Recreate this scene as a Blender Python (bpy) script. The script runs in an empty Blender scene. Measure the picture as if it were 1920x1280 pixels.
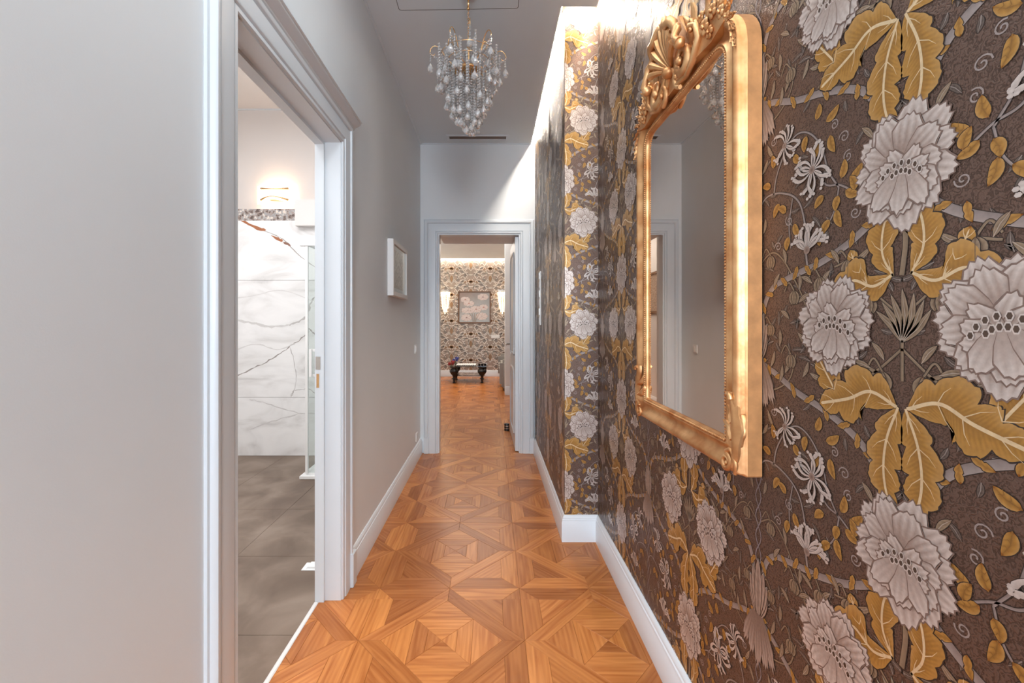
import bpy, math, random
import numpy as np
from mathutils import Vector, Matrix
PI = math.pi
S = bpy.context.scene
C = S.collection

# ------------------------------------------------------------------ camera, world, light, exposure
F_PX = 795.0                      # focal length in pixels of the 1920 px wide frame
cam = bpy.data.cameras.new('camera')
cam.sensor_width = 36.0
cam.lens = F_PX / 1920 * 36
cam.shift_x = (960 - 921) / 1920
cam.shift_y = -(640 - 606) / 1920
cam.clip_start = 0.02
co = bpy.data.objects.new('camera', cam)
C.objects.link(co)
co.location = (0, 0, 1.3)
co.rotation_euler = (PI / 2, 0, 0)
S.camera = co

W = bpy.data.worlds.new('daylight')
S.world = W
W.use_nodes = True
W.node_tree.nodes['Background'].inputs[0].default_value = (0.76, 0.92, 1.12, 1)
W.node_tree.nodes['Background'].inputs[1].default_value = 3.2

S.view_settings.view_transform = 'Standard'
S.view_settings.look = 'None'
S.view_settings.gamma = 1
S.view_settings.use_curve_mapping = False
S.view_settings.exposure = 0.55
S.cycles.use_denoising = True
S.cycles.max_bounces = 10
S.cycles.diffuse_bounces = 6
S.cycles.glossy_bounces = 4
S.cycles.transmission_bounces = 8
S.cycles.transparent_max_bounces = 8
S.cycles.sample_clamp_indirect = 6
S.cycles.caustics_refractive = False
S.cycles.caustics_reflective = False


def area(name, loc, rot, sx, sy, power, col):
    l = bpy.data.lights.new(name, 'AREA')
    l.shape = 'RECTANGLE'
    l.size = sx
    l.size_y = sy
    l.energy = power
    l.color = col
    o = bpy.data.objects.new(name, l)
    C.objects.link(o)
    o.location = loc
    o.rotation_euler = rot
    return o


pl = bpy.data.lights.new('hall_fill', 'POINT')  # added fill behind the camera, stands in for daylight from that end
pl.energy = 160
pl.color = (.89, .96, 1.0)
pl.shadow_soft_size = .4
plo = bpy.data.objects.new('hall_fill', pl)
C.objects.link(plo)
plo.location = (.36, -2.2, 1.9)
area('bathroom_light', (-1.9, 1.9, 3.4), (0, 0, 0), 1.4, 1.6, 55, (.98, 0.985, 1.0))
area('ceiling_fill', (.0, .9, 3.09), (0, 0, 0), .5, 1.5, 9.5, (.90, .96, 1.0))  # added fill light at the ceiling above the camera, out of view
area('lounge_light', (-0.4, 7.6, 2.84), (0, 0, 0), 1.5, 3.6, 31, (1.0, 0.91, 0.82))

# ------------------------------------------------------------------ helpers
ARTZ = 3.0e-5


def lin(c):
    return tuple(((x / 255) / 12.92 if x / 255 <= 0.04045 else ((x / 255 + 0.055) / 1.055) ** 2.4) for x in c)


class MB:
    """collects geometry for one mesh"""

    def __init__(s):
        s.v = []
        s.f = []
        s.smooth = False

    def add(s, vs, fs):
        b = len(s.v)
        s.v += [tuple(p) for p in vs]
        s.f += [tuple(i + b for i in f) for f in fs]

    def box(s, x0, x1, y0, y1, z0, z1, bev=0):
        if bev <= 0:
            vs = [(x, y, z) for x in (x0, x1) for y in (y0, y1) for z in (z0, z1)]
            s.add(vs, [(0, 1, 3, 2), (4, 6, 7, 5), (0, 4, 5, 1), (2, 3, 7, 6), (0, 2, 6, 4), (1, 5, 7, 3)])
            return
        b = min(bev, abs(x1 - x0) * .49, abs(y1 - y0) * .49, abs(z1 - z0) * .49)
        import bmesh
        bm = bmesh.new()
        bmesh.ops.create_cube(bm, size=1)
        for v in bm.verts:
            v.co.x = (x0 + x1) / 2 + v.co.x * (x1 - x0)
            v.co.y = (y0 + y1) / 2 + v.co.y * (y1 - y0)
            v.co.z = (z0 + z1) / 2 + v.co.z * (z1 - z0)
        bmesh.ops.bevel(bm, geom=list(bm.edges), offset=b, segments=2, affect='EDGES')
        bm.verts.index_update()
        s.add([v.co[:] for v in bm.verts], [[v.index for v in f.verts] for f in bm.faces])
        bm.free()

    def tube(s, pts, rad, n=8, cap=True, flat=1.0, up=None):
        pts = [Vector(p) for p in pts]
        if not hasattr(rad, '__len__'):
            rad = [rad] * len(pts)
        t0 = (pts[1] - pts[0]).normalized()
        ref = Vector(up) if up else (Vector((0, 0, 1)) if abs(t0.z) < .9 else Vector((1, 0, 0)))
        nrm = (ref - t0 * ref.dot(t0)).normalized()
        vs = []
        for i, p in enumerate(pts):
            t = (pts[min(i + 1, len(pts) - 1)] - pts[max(i - 1, 0)])
            if t.length < 1e-9:
                t = t0
            t = t.normalized()
            nrm = (nrm - t * nrm.dot(t))
            nrm = nrm.normalized() if nrm.length > 1e-6 else t.orthogonal().normalized()
            bn = t.cross(nrm)
            for k in range(n):
                a = 2 * PI * k / n
                vs.append(p + (nrm * math.cos(a) * flat + bn * math.sin(a)) * rad[i])
        fs = []
        for i in range(len(pts) - 1):
            for k in range(n):
                a = i * n + k
                b = i * n + (k + 1) % n
                fs.append((a, b, b + n, a + n))
        if cap:
            fs.append(tuple(range(n))[::-1])
            fs.append(tuple((len(pts) - 1) * n + k for k in range(n)))
        s.add(vs, fs)

    def sphere(s, c, r, nu=8, nv=5, sc=(1, 1, 1)):
        vs = [(c[0], c[1], c[2] - r * sc[2])]
        for j in range(1, nv):
            a = -PI / 2 + PI * j / nv
            for i in range(nu):
                b = 2 * PI * i / nu
                vs.append((c[0] + r * sc[0] * math.cos(a) * math.cos(b), c[1] + r * sc[1] * math.cos(a) * math.sin(b),
                           c[2] + r * sc[2] * math.sin(a)))
        vs.append((c[0], c[1], c[2] + r * sc[2]))
        fs = []
        for i in range(nu):
            fs.append((0, 1 + (i + 1) % nu, 1 + i))
            for j in range(nv - 2):
                a = 1 + j * nu + i
                b = 1 + j * nu + (i + 1) % nu
                fs.append((a, b, b + nu, a + nu))
            fs.append((1 + (nv - 2) * nu + i, 1 + (nv - 2) * nu + (i + 1) % nu, len(vs) - 1))
        s.add(vs, fs)

    def lathe(s, prof, c=(0, 0, 0), n=16, axis='z'):
        vs = []
        for r, h in prof:
            for k in range(n):
                a = 2 * PI * k / n
                if axis == 'z':
                    vs.append((c[0] + r * math.cos(a), c[1] + r * math.sin(a), c[2] + h))
                elif axis == 'y':
                    vs.append((c[0] + r * math.cos(a), c[1] + h, c[2] - r * math.sin(a)))
                else:
                    vs.append((c[0] + h, c[1] + r * math.cos(a), c[2] + r * math.sin(a)))
        fs = []
        for j in range(len(prof) - 1):
            for k in range(n):
                a = j * n + k
                b = j * n + (k + 1) % n
                fs.append((a, b, b + n, a + n))
        fs.append(tuple(range(n))[::-1])
        fs.append(tuple((len(prof) - 1) * n + k for k in range(n)))
        s.add(vs, fs)

    def prism(s, poly, fn, h0, h1):
        """poly: 2-D outline; fn(a,b,h) -> 3-D point"""
        n = len(poly)
        vs = [fn(a, b, h0) for a, b in poly] + [fn(a, b, h1) for a, b in poly]
        s.add(vs, [tuple(range(n))[::-1], tuple(range(n, 2 * n))] + [(i, (i + 1) % n, (i + 1) % n + n, i + n) for i in range(n)])

    def mesh(s, name, smooth=False):
        m = bpy.data.meshes.new(name)
        m.from_pydata(s.v, [], s.f)
        if smooth:
            m.polygons.foreach_set('use_smooth', [True] * len(m.polygons))
        m.update()
        return m

    def build(s, name, mat, parent=None, smooth=False, fix=True, auto=None):
        m = s.mesh(name, smooth)
        if fix:
            import bmesh
            bm = bmesh.new()
            bm.from_mesh(m)
            bmesh.ops.recalc_face_normals(bm, faces=bm.faces)
            bm.to_mesh(m)
            bm.free()
        if auto is not None:
            m.polygons.foreach_set('use_smooth', [True] * len(m.polygons))
            m.set_sharp_from_angle(angle=math.radians(auto))
        m.materials.append(mat)
        o = bpy.data.objects.new(name, m)
        C.objects.link(o)
        if parent:
            o.parent = parent
            w, q = Vector((0, 0, 0)), parent
            while q:
                w += q.location
                q = q.parent
            m.transform(Matrix.Translation(-w))
        return o


def thing(name, label, cat, loc=(0, 0, 0), group=None):
    o = bpy.data.objects.new(name, None)
    C.objects.link(o)
    o.empty_display_size = .05
    o.location = loc
    o['label'] = label
    o['category'] = cat
    if group:
        o['group'] = group
    return o


def struct(o, label=None, cat=None):
    o['kind'] = 'structure'
    if label:
        o['label'] = label
    if cat:
        o['category'] = cat
    return o


def stuff(o):
    o['kind'] = 'stuff'
    return o


# ------------------------------------------------------------------ materials
def new_mat(name):
    m = bpy.data.materials.new(name)
    m.use_nodes = True
    nt = m.node_tree
    return m, nt, nt.nodes['Principled BSDF']


def node(nt, kind, **kw):
    n = nt.nodes.new(kind)
    for k, v in kw.items():
        setattr(n, k, v)
    return n


def paint(name, c, rough=.5, noise=.02, scale=6, metal=0, bump=0, bscale=200, spec=.5, coat=0):
    m, nt, b = new_mat(name)
    b.inputs['Roughness'].default_value = rough
    b.inputs['Metallic'].default_value = metal
    b.inputs['Specular IOR Level'].default_value = spec
    if coat:
        b.inputs['Coat Weight'].default_value = coat
        b.inputs['Coat Roughness'].default_value = .12
    tc = node(nt, 'ShaderNodeTexCoord')
    n = node(nt, 'ShaderNodeTexNoise')
    n.inputs['Scale'].default_value = scale
    n.inputs['Detail'].default_value = 4
    nt.links.new(tc.outputs['Object'], n.inputs['Vector'])
    r = node(nt, 'ShaderNodeValToRGB')
    r.color_ramp.elements[0].position = .3
    r.color_ramp.elements[1].position = .7
    r.color_ramp.elements[0].color = (*[x * (1 - noise) for x in c], 1)
    r.color_ramp.elements[1].color = (*[min(1, x * (1 + noise)) for x in c], 1)
    nt.links.new(n.outputs[0], r.inputs[0])
    nt.links.new(r.outputs[0], b.inputs['Base Color'])
    if bump:
        n2 = node(nt, 'ShaderNodeTexNoise')
        n2.inputs['Scale'].default_value = bscale
        n2.inputs['Detail'].default_value = 2
        nt.links.new(tc.outputs['Object'], n2.inputs['Vector'])
        bp = node(nt, 'ShaderNodeBump')
        bp.inputs['Strength'].default_value = bump
        bp.inputs['Distance'].default_value = .002
        nt.links.new(n2.outputs[0], bp.inputs['Height'])
        nt.links.new(bp.outputs[0], b.inputs['Normal'])
    return m


def emit(name, c, st):
    m, nt, b = new_mat(name)
    b.inputs['Base Color'].default_value = (*c, 1)
    b.inputs['Emission Color'].default_value = (*c, 1)
    b.inputs['Emission Strength'].default_value = st
    return m


M = {}
M['wall'] = paint('wall_paint', (.765, .80, .82), .55, .012, 3, bump=.08, bscale=300)
M['bathwall'] = paint('bathroom_paint', (.76, .725, .705), .55, .012, 3)
M['trimpaint'] = paint('white_lacquer', (.70, .75, .79), .3, .01, 4)
M['ceil'] = paint('ceiling_paint', (.70, .755, .79), .7, .01, 3)
M['base'] = paint('base_lacquer', (.78, .83, .88), .28, .01, 4)
M['led'] = emit('led_strip', (1, .89, .77), 330)
M['led_near'] = emit('led_strip_near', (1, .86, .70), 95)
M['led2'] = emit('led_strip_far', (1, .86, .70), 230)
M['white'] = paint('white_plastic', (.82, .82, .81), .35, .01, 5)
M['strip'] = paint('brushed_aluminium', (.86, .85, .84), .38, .02, 20, metal=.6)
M['steel'] = paint('steel', (.6, .58, .55), .25, .03, 20, metal=1)
M['brass'] = paint('gilded_metal', (.80, .50, .24), .25, .1, 30, metal=1)
M['dark'] = paint('dark_gap', (.03, .028, .026), .8, .1, 5)
M['black'] = paint('black_lacquer', (.012, .011, .011), .15, .1, 5)
M['subfloor'] = paint('joint_filler', (.07, .03, .015), .8, .1, 5)
M['leather'] = paint('grey_leather', (.30, .28, .26), .45, .06, 8, bump=.15, bscale=90)
M['brownframe'] = paint('brown_frame', (.16, .075, .03), .35, .25, 30)
M['vent'] = paint('vent_slot', (.30, .24, .21), .5, .05, 20)

# gold leaf of the mirror frame
m, nt, b = new_mat('gold_leaf')
b.inputs['Metallic'].default_value = .85
b.inputs['Roughness'].default_value = .3
tc = node(nt, 'ShaderNodeTexCoord')
n = node(nt, 'ShaderNodeTexNoise')
n.inputs['Scale'].default_value = 14
n.inputs['Detail'].default_value = 8
r = node(nt, 'ShaderNodeValToRGB')
r.color_ramp.elements[0].position = .3
r.color_ramp.elements[0].color = (.52, .22, .075, 1)
r.color_ramp.elements[1].position = .62
r.color_ramp.elements[1].color = (.80, .49, .24, 1)
nt.links.new(tc.outputs['Object'], n.inputs['Vector'])
nt.links.new(n.outputs[0], r.inputs[0])
nt.links.new(r.outputs[0], b.inputs['Base Color'])
n2 = node(nt, 'ShaderNodeTexNoise')
n2.inputs['Scale'].default_value = 90
n2.inputs['Detail'].default_value = 4
nt.links.new(tc.outputs['Object'], n2.inputs['Vector'])
bp = node(nt, 'ShaderNodeBump')
bp.inputs['Strength'].default_value = .25
bp.inputs['Distance'].default_value = .002
nt.links.new(n2.outputs[0], bp.inputs['Height'])
nt.links.new(bp.outputs[0], b.inputs['Normal'])
mr = node(nt, 'ShaderNodeMapRange')
mr.inputs[3].default_value = .34
mr.inputs[4].default_value = .56
nt.links.new(n2.outputs[0], mr.inputs[0])
nt.links.new(mr.outputs[0], b.inputs['Roughness'])
M['gold'] = m
M['goldside'] = paint('gilded_edge', (.55, .27, .11), .45, .18, 30, metal=.35, bump=.2, bscale=80)

m, nt, b = new_mat('mirror_glass')
b.inputs['Metallic'].default_value = 1
b.inputs['Roughness'].default_value = .012
tc = node(nt, 'ShaderNodeTexCoord')
n = node(nt, 'ShaderNodeTexNoise')
n.inputs['Scale'].default_value = 5
n.inputs['Detail'].default_value = 6
r = node(nt, 'ShaderNodeValToRGB')
r.color_ramp.elements[0].position = .3
r.color_ramp.elements[0].color = (.93, .79, .67, 1)
r.color_ramp.elements[1].position = .6
r.color_ramp.elements[1].color = (.97, .84, .74, 1)
nt.links.new(tc.outputs['Object'], n.inputs['Vector'])
nt.links.new(n.outputs[0], r.inputs[0])
nt.links.new(r.outputs[0], b.inputs['Base Color'])
M['mirror'] = m


def glass(name, c=(1, 1, 1), rough=0.0, ior=1.5):
    m, nt, b = new_mat(name)
    b.inputs['Base Color'].default_value = (*c, 1)
    b.inputs['Roughness'].default_value = rough
    b.inputs['IOR'].default_value = ior
    b.inputs['Transmission Weight'].default_value = 1
    return m


M['crystal'] = glass('crystal', (1, 1, 1), 0.0, 1.52)
M['crystal'].node_tree.nodes['Principled BSDF'].inputs['Transmission Weight'].default_value = .74
M['pane'] = glass('clear_pane', (.97, .99, .985), 0, 1.45)


# thin pane that lets light through
def thin_glass(name, tint, gloss):
    m = bpy.data.materials.new(name)
    m.use_nodes = True
    nt = m.node_tree
    nt.nodes.clear()
    o = node(nt, 'ShaderNodeOutputMaterial')
    t = node(nt, 'ShaderNodeBsdfTransparent')
    t.inputs[0].default_value = (*tint, 1)
    g = node(nt, 'ShaderNodeBsdfGlossy')
    g.inputs['Roughness'].default_value = .02
    mx = node(nt, 'ShaderNodeMixShader')
    lw = node(nt, 'ShaderNodeLayerWeight')
    lw.inputs[0].default_value = .5
    pw_ = node(nt, 'ShaderNodeMath', operation='POWER')
    pw_.inputs[1].default_value = 5
    nt.links.new(lw.outputs['Facing'], pw_.inputs[0])
    fr = node(nt, 'ShaderNodeMath', operation='MULTIPLY_ADD')
    fr.inputs[1].default_value = .45
    fr.inputs[2].default_value = .04
    nt.links.new(pw_.outputs[0], fr.inputs[0])
    nt.links.new(fr.outputs[0], mx.inputs[0])
    nt.links.new(t.outputs[0], mx.inputs[1])
    nt.links.new(g.outputs[0], mx.inputs[2])
    nt.links.new(mx.outputs[0], o.inputs[0])
    return m


M['thin'] = thin_glass('shower_pane', (.95, .97, .965), .05)


# printed wallpaper: colours come from the printed shapes
def print_mat(name, rough=.42, spec=.45, emb=.25, metal=0):
    m, nt, b = new_mat(name)
    at = node(nt, 'ShaderNodeAttribute')
    at.attribute_name = 'Col'
    tc = node(nt, 'ShaderNodeTexCoord')
    n = node(nt, 'ShaderNodeTexNoise')
    n.inputs['Scale'].default_value = 160
    n.inputs['Detail'].default_value = 3
    nt.links.new(tc.outputs['Object'], n.inputs['Vector'])
    mr = node(nt, 'ShaderNodeMapRange')
    mr.inputs[3].default_value = .74
    mr.inputs[4].default_value = 1.12
    nt.links.new(n.outputs[0], mr.inputs[0])
    mx = node(nt, 'ShaderNodeMix', data_type='RGBA', blend_type='MULTIPLY')
    mx.inputs[0].default_value = 1
    nt.links.new(at.outputs['Color'], mx.inputs[6])
    nt.links.new(mr.outputs[0], mx.inputs[7])
    nt.links.new(mx.outputs[2], b.inputs['Base Color'])
    b.inputs['Roughness'].default_value = rough
    b.inputs['Specular IOR Level'].default_value = spec
    b.inputs['Metallic'].default_value = metal
    bp = node(nt, 'ShaderNodeBump')
    bp.inputs['Strength'].default_value = emb
    bp.inputs['Distance'].default_value = .001
    nt.links.new(n.outputs[0], bp.inputs['Height'])
    nt.links.new(bp.outputs[0], b.inputs['Normal'])
    return m


M['print'] = print_mat('wallpaper_ink', .36, .6, .25, .35)
M['damask'] = print_mat('damask_ink')
M['flatart'] = print_mat('painted_canvas', .6, .3, .1)


def ground_mat(name, c0, c1, scale, rough=.42, spec=.45, metal=0):
    """wallpaper ground with fine darker leaf strokes"""
    m, nt, b = new_mat(name)
    tc = node(nt, 'ShaderNodeTexCoord')
    n = node(nt, 'ShaderNodeTexNoise')
    n.inputs['Scale'].default_value = scale * .4
    n.inputs['Detail'].default_value = 3
    nt.links.new(tc.outputs['Object'], n.inputs['Vector'])
    v = node(nt, 'ShaderNodeTexWave', wave_type='BANDS', bands_direction='DIAGONAL')
    v.inputs['Scale'].default_value = scale
    v.inputs['Distortion'].default_value = 16
    v.inputs['Detail'].default_value = 3
    v.inputs['Detail Scale'].default_value = 2.5
    nt.links.new(tc.outputs['Object'], v.inputs['Vector'])
    r = node(nt, 'ShaderNodeValToRGB')
    r.color_ramp.elements[0].position = .15
    r.color_ramp.elements[0].color = (*c1, 1)
    r.color_ramp.elements[1].position = .45
    r.color_ramp.elements[1].color = (*c0, 1)
    nt.links.new(v.outputs[1], r.inputs[0])
    nt.links.new(r.outputs[0], b.inputs['Base Color'])
    b.inputs['Roughness'].default_value = rough
    b.inputs['Metallic'].default_value = metal
    b.inputs['Specular IOR Level'].default_value = spec
    bp = node(nt, 'ShaderNodeBump')
    bp.inputs['Strength'].default_value = .25
    bp.inputs['Distance'].default_value = .0015
    nt.links.new(v.outputs[1], bp.inputs['Height'])
    nt.links.new(bp.outputs[0], b.inputs['Normal'])
    return m


M['ground'] = ground_mat('wallpaper_ground', (.165, .104, .080), (.095, .058, .044), 42, .36, .6, .55)
M['ground2'] = ground_mat('damask_ground', (.40, .32, .27), (.33, .265, .22), 12)


# oak parquet: UV carries the grain frame of each plank, Tone its own tint
def wood():
    m, nt, b = new_mat('oak_parquet')
    uv = node(nt, 'ShaderNodeUVMap', uv_map='UVMap')
    mp = node(nt, 'ShaderNodeMapping')
    mp.inputs['Scale'].default_value = (1.2, 15, 1)
    nt.links.new(uv.outputs[0], mp.inputs[0])
    n = node(nt, 'ShaderNodeTexNoise')
    n.inputs['Scale'].default_value = 2.2
    n.inputs['Detail'].default_value = 6
    n.inputs['Distortion'].default_value = 1.1
    nt.links.new(mp.outputs[0], n.inputs['Vector'])
    mp2 = node(nt, 'ShaderNodeMapping')
    mp2.inputs['Scale'].default_value = (1.6, 13, 1)
    nt.links.new(uv.outputs[0], mp2.inputs[0])
    w = node(nt, 'ShaderNodeTexWave', wave_type='RINGS', rings_direction='X')
    w.inputs['Scale'].default_value = 1.2
    w.inputs['Distortion'].default_value = 5
    w.inputs['Detail'].default_value = 3
    w.inputs['Detail Scale'].default_value = .8
    nt.links.new(mp2.outputs[0], w.inputs['Vector'])
    add = node(nt, 'ShaderNodeMath', operation='MULTIPLY_ADD')
    add.inputs[1].default_value = .10
    nt.links.new(w.outputs[1], add.inputs[0])
    nt.links.new(n.outputs[0], add.inputs[2])
    r = node(nt, 'ShaderNodeValToRGB')
    e = r.color_ramp.elements
    e[0].position = .28
    e[0].color = (.36, .108, .024, 1)
    e[1].position = .72
    e[1].color = (.60, .235, .068, 1)
    nt.links.new(add.outputs[0], r.inputs[0])
    at = node(nt, 'ShaderNodeAttribute')
    at.attribute_name = 'Tone'
    mx = node(nt, 'ShaderNodeMix', data_type='RGBA', blend_type='MULTIPLY')
    mx.inputs[0].default_value = 1
    nt.links.new(r.outputs[0], mx.inputs[6])
    nt.links.new(at.outputs['Color'], mx.inputs[7])
    nt.links.new(mx.outputs[2], b.inputs['Base Color'])
    b.inputs['Roughness'].default_value = .26
    b.inputs['Specular IOR Level'].default_value = .36
    bp = node(nt, 'ShaderNodeBump')
    bp.inputs['Strength'].default_value = .12
    bp.inputs['Distance'].default_value = .0006
    nt.links.new(n.outputs[0], bp.inputs['Height'])
    nt.links.new(bp.outputs[0], b.inputs['Normal'])
    return m


M['wood'] = wood()


def stone(name, cols, scale, rough, det=8, stretch=(1, 1, 1), dist=0):
    m, nt, b = new_mat(name)
    tc = node(nt, 'ShaderNodeTexCoord')
    mp = node(nt, 'ShaderNodeMapping')
    mp.inputs['Scale'].default_value = stretch
    nt.links.new(tc.outputs['Object'], mp.inputs[0])
    n = node(nt, 'ShaderNodeTexNoise')
    n.inputs['Scale'].default_value = scale
    n.inputs['Detail'].default_value = det
    n.inputs['Distortion'].default_value = dist
    nt.links.new(mp.outputs[0], n.inputs['Vector'])
    r = node(nt, 'ShaderNodeValToRGB')
    e = r.color_ramp.elements
    while len(e) < len(cols):
        e.new(.5)
    for i, (p, c) in enumerate(cols):
        e[i].position = p
        e[i].color = (*c, 1)
    nt.links.new(n.outputs[0], r.inputs[0])
    nt.links.new(r.outputs[0], b.inputs['Base Color'])
    b.inputs['Roughness'].default_value = rough
    return m


M['marble'] = stone('white_marble', [(.30, (.66, .655, .65)), (.40, (.79, .785, .78)), (.5, (.86, .86, .86)), (.6, (.90, .90, .90))],
                    1.7, .09, 9, (1, 1, 2.6), 1.6)
M['granite'] = stone('speckled_granite', [(.36, (.10, .07, .06)), (.46, (.42, .34, .30)), (.53, (.30, .32, .34)), (.62, (.75, .66, .58))], 38, .25, 6)
M['stonetile'] = stone('taupe_stone_tile', [(.35, (.125, .082, .056)), (.5, (.178, .125, .090)), (.66, (.25, .186, .142))], 3.2, .42, 8, (1, 1, 1), .6)

# ------------------------------------------------------------------ room measures (metres; camera at the origin, looking along +Y)
XL, XLB = -0.71, -0.82          # corridor face and bathroom face of the left wall
XR, XN = 0.64, 0.44             # right wall: wide part, and the part that steps in
YP = 2.54                       # where it steps in
YF = 4.255                      # corridor end wall
YF2 = 4.80
ZC = 3.10                       # corridor ceiling
YB0 = -3.0                      # end behind the camera, left open to let the world light in
D1 = (1.169, 1.996, 2.155)      # bathroom door opening: Y0, Y1, height
D2 = (-0.534, 0.292, 2.20)      # far door opening: X0, X1, height
YE = 10.4                       # end wall of the lounge
ZR = 3.27

# floor slab under corridor and lounge
mb = MB()
mb.box(XLB, XR, YB0, YF, -.12, -.006)
mb.box(-1.35, 2.6, YF, YE, -.12, -.006)
floor = struct(mb.build('floor', M['subfloor']))

mb = MB()
mb.box(XLB, XL, YB0, D1[0], 0, ZR)
mb.box(XLB, XL, D1[1], YF, 0, ZR)
mb.box(XLB, XL, D1[0], D1[1], D1[2], ZR)
wl = struct(mb.build('wall_left', M['wall']))

mb = MB()
mb.box(XR, XR + .14, YB0, YP, 0, ZR)
mb.box(XN, XR + .14, YP, YF, 0, ZR)
wr = struct(mb.build('wall_right', M['ground']))

mb = MB()
mb.box(XLB, D2[0], YF, YF + .10, 0, ZR)
mb.box(D2[1], 2.6, YF, YF2, 0, ZR)
mb.box(D2[0], D2[1], YF, YF2, D2[2], ZR)
mb.box(-1.45, D2[0] - .14, YF + .10, YF2, 0, ZR)
wf = struct(mb.build('wall_back', M['wall']))

# dropped ceiling with light slots along the papered wall
mb = MB()
mb.box(XL, .40, 2.41, YF, ZC, ZC + .012)
mb.box(XL, .60, YB0, 2.41, ZC, ZC + .012)
ceil = struct(mb.build('ceiling', M['ceil']))
mb = MB()
mb.box(XL, XR, YB0, YF, ZR - .02, ZR + .1)
struct(mb.build('ceiling_slab', M['ceil']))
# thin shadow-gap bead where ceiling meets walls
mb = MB()
mb.box(XL, XL + .012, YB0, YF, ZC - .008, ZC)
mb.box(XL + .012, .40, YF - .012, YF, ZC - .008, ZC)
struct(mb.build('trim_1', M['trimpaint']))

# LED strips in the slot
for i, (bx, lab) in enumerate([((XN - .018, XN - .010, YP, YF, ZC + .044, ZC + .054), 'nearest the end door'),
                               ((XN - .010, XR - .018, YP - .018, YP - .010, ZC + .044, ZC + .054), 'over the short papered face'),
                               ((XR - .018, XR - .010, YB0, YP - .018, ZC + .044, ZC + .054), 'above the gilt mirror')]):
    mb = MB()
    mb.box(*bx)
    o = mb.build('led_strip', M['led_near'] if i == 2 else M['led'])
    o['label'] = 'warm light strip in the ceiling slot ' + lab
    o['category'] = 'strip light'
    o['group'] = 'strip lights in the ceiling slot'


# ------------------------------------------------------------------ mouldings
def u_sweep(mb, a0, a1, h, prof, fn, z0=0):
    """profile (offset outward, protrusion) swept around three sides of a doorway"""
    n = len(prof)
    st = []
    for key in range(4):
        row = []
        for o, p in prof:
            if key == 0:
                row.append(fn(a0 - o, z0, p))
            elif key == 1:
                row.append(fn(a0 - o, h + o, p))
            elif key == 2:
                row.append(fn(a1 + o, h + o, p))
            else:
                row.append(fn(a1 + o, z0, p))
        st.append(row)
    vs = [p for r_ in st for p in r_]
    fs = []
    for s_ in range(3):
        for k in range(n):
            k2 = (k + 1) % n
            fs.append((s_ * n + k, s_ * n + k2, (s_ + 1) * n + k2, (s_ + 1) * n + k))
    fs.append(tuple(range(n)))
    fs.append(tuple(3 * n + k for k in range(n))[::-1])
    mb.add(vs, fs)


CAS = [(0, -.001), (0, .010), (.004, .014), (.016, .014), (.019, .010), (.022, .010), (.025, .017), (.030, .019), (.082, .019),
       (.085, .014), (.089, .014), (.092, .023), (.098, .026), (.106, .026), (.112, .020), (.114, .010), (.122, .009), (.122, -.001)]
mb = MB()
u_sweep(mb, D1[0], D1[1], D1[2], CAS, lambda a, z, p: (XL + p, a, z))
casing = struct(mb.build('trim_2', M['trimpaint'], auto=35))
# plinth blocks at the feet of the casing
mb = MB()
mb.box(XL, XL + .033, D1[1] + .086, D1[1] + .142, 0, .165, .003)
mb.build('plinth_block', M['trimpaint'], casing)
mb = MB()
mb.box(XL, XL + .033, D1[0] - .142, D1[0] - .086, 0, .165, .003)
mb.build('plinth_block', M['trimpaint'], casing)
# cornice cap over the door head
mb = MB()
cap = [(0, 0), (.022, 0), (.027, .006), (.027, .012), (.036, .018), (.050, .030), (.053, .034), (.053, .042), (.060, .044), (.060, .050), (0, .052)]
y0, y1 = D1[0] - .135, D1[1] + .135
n_ = len(cap)
zt = D1[2] + .108
mb.add([(XL + p, y0 - .0 + (0 if 1 else 0) - p * .5, zt + h) for p, h in cap] + [(XL + p, y1 + p * .5 - .02, zt + h) for p, h in cap],
       [(k, (k + 1) % n_, (k + 1) % n_ + n_, k + n_) for k in range(n_)] + [tuple(range(n_)), tuple(range(n_, 2 * n_))[::-1]])
mb.build('cornice_cap', M['trimpaint'], casing, auto=35)

# jamb lining of the bathroom door with its stop
mb = MB()
JT = .006
for (ya, yb) in ((D1[1] - JT, D1[1] + .002), (D1[0] - .002, D1[0] + JT)):
    mb.box(XLB - .002, XL + .004, ya, yb, 0, D1[2])
mb.box(XLB - .002, XL + .004, D1[0], D1[1], D1[2] - JT, D1[2] + .002)
mb.box(XLB - .002, XLB + .040, D1[1] - .020, D1[1] - JT, 0, D1[2] - .02)
mb.box(XLB - .002, XLB + .040, D1[0] + JT, D1[0] + .020, 0, D1[2] - .02)
mb.box(XLB - .002, XLB + .040, D1[0] + JT, D1[1] - JT, D1[2] - .020, D1[2] - JT)
jamb = struct(mb.build('trim_3', M['trimpaint']))
mb = MB()
mb.box(XLB + .002, XLB + .024, D1[1] - .0215, D1[1] - .0195, 1.085, 1.145)
mb.build('strike_plate', M['steel'], jamb)
mb = MB()
mb.box(XLB + .006, XLB + .018, D1[1] - .0215, D1[1] - .0195, 1.0, 1.065)
mb.build('strike_plate', M['brass'], jamb)

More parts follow.
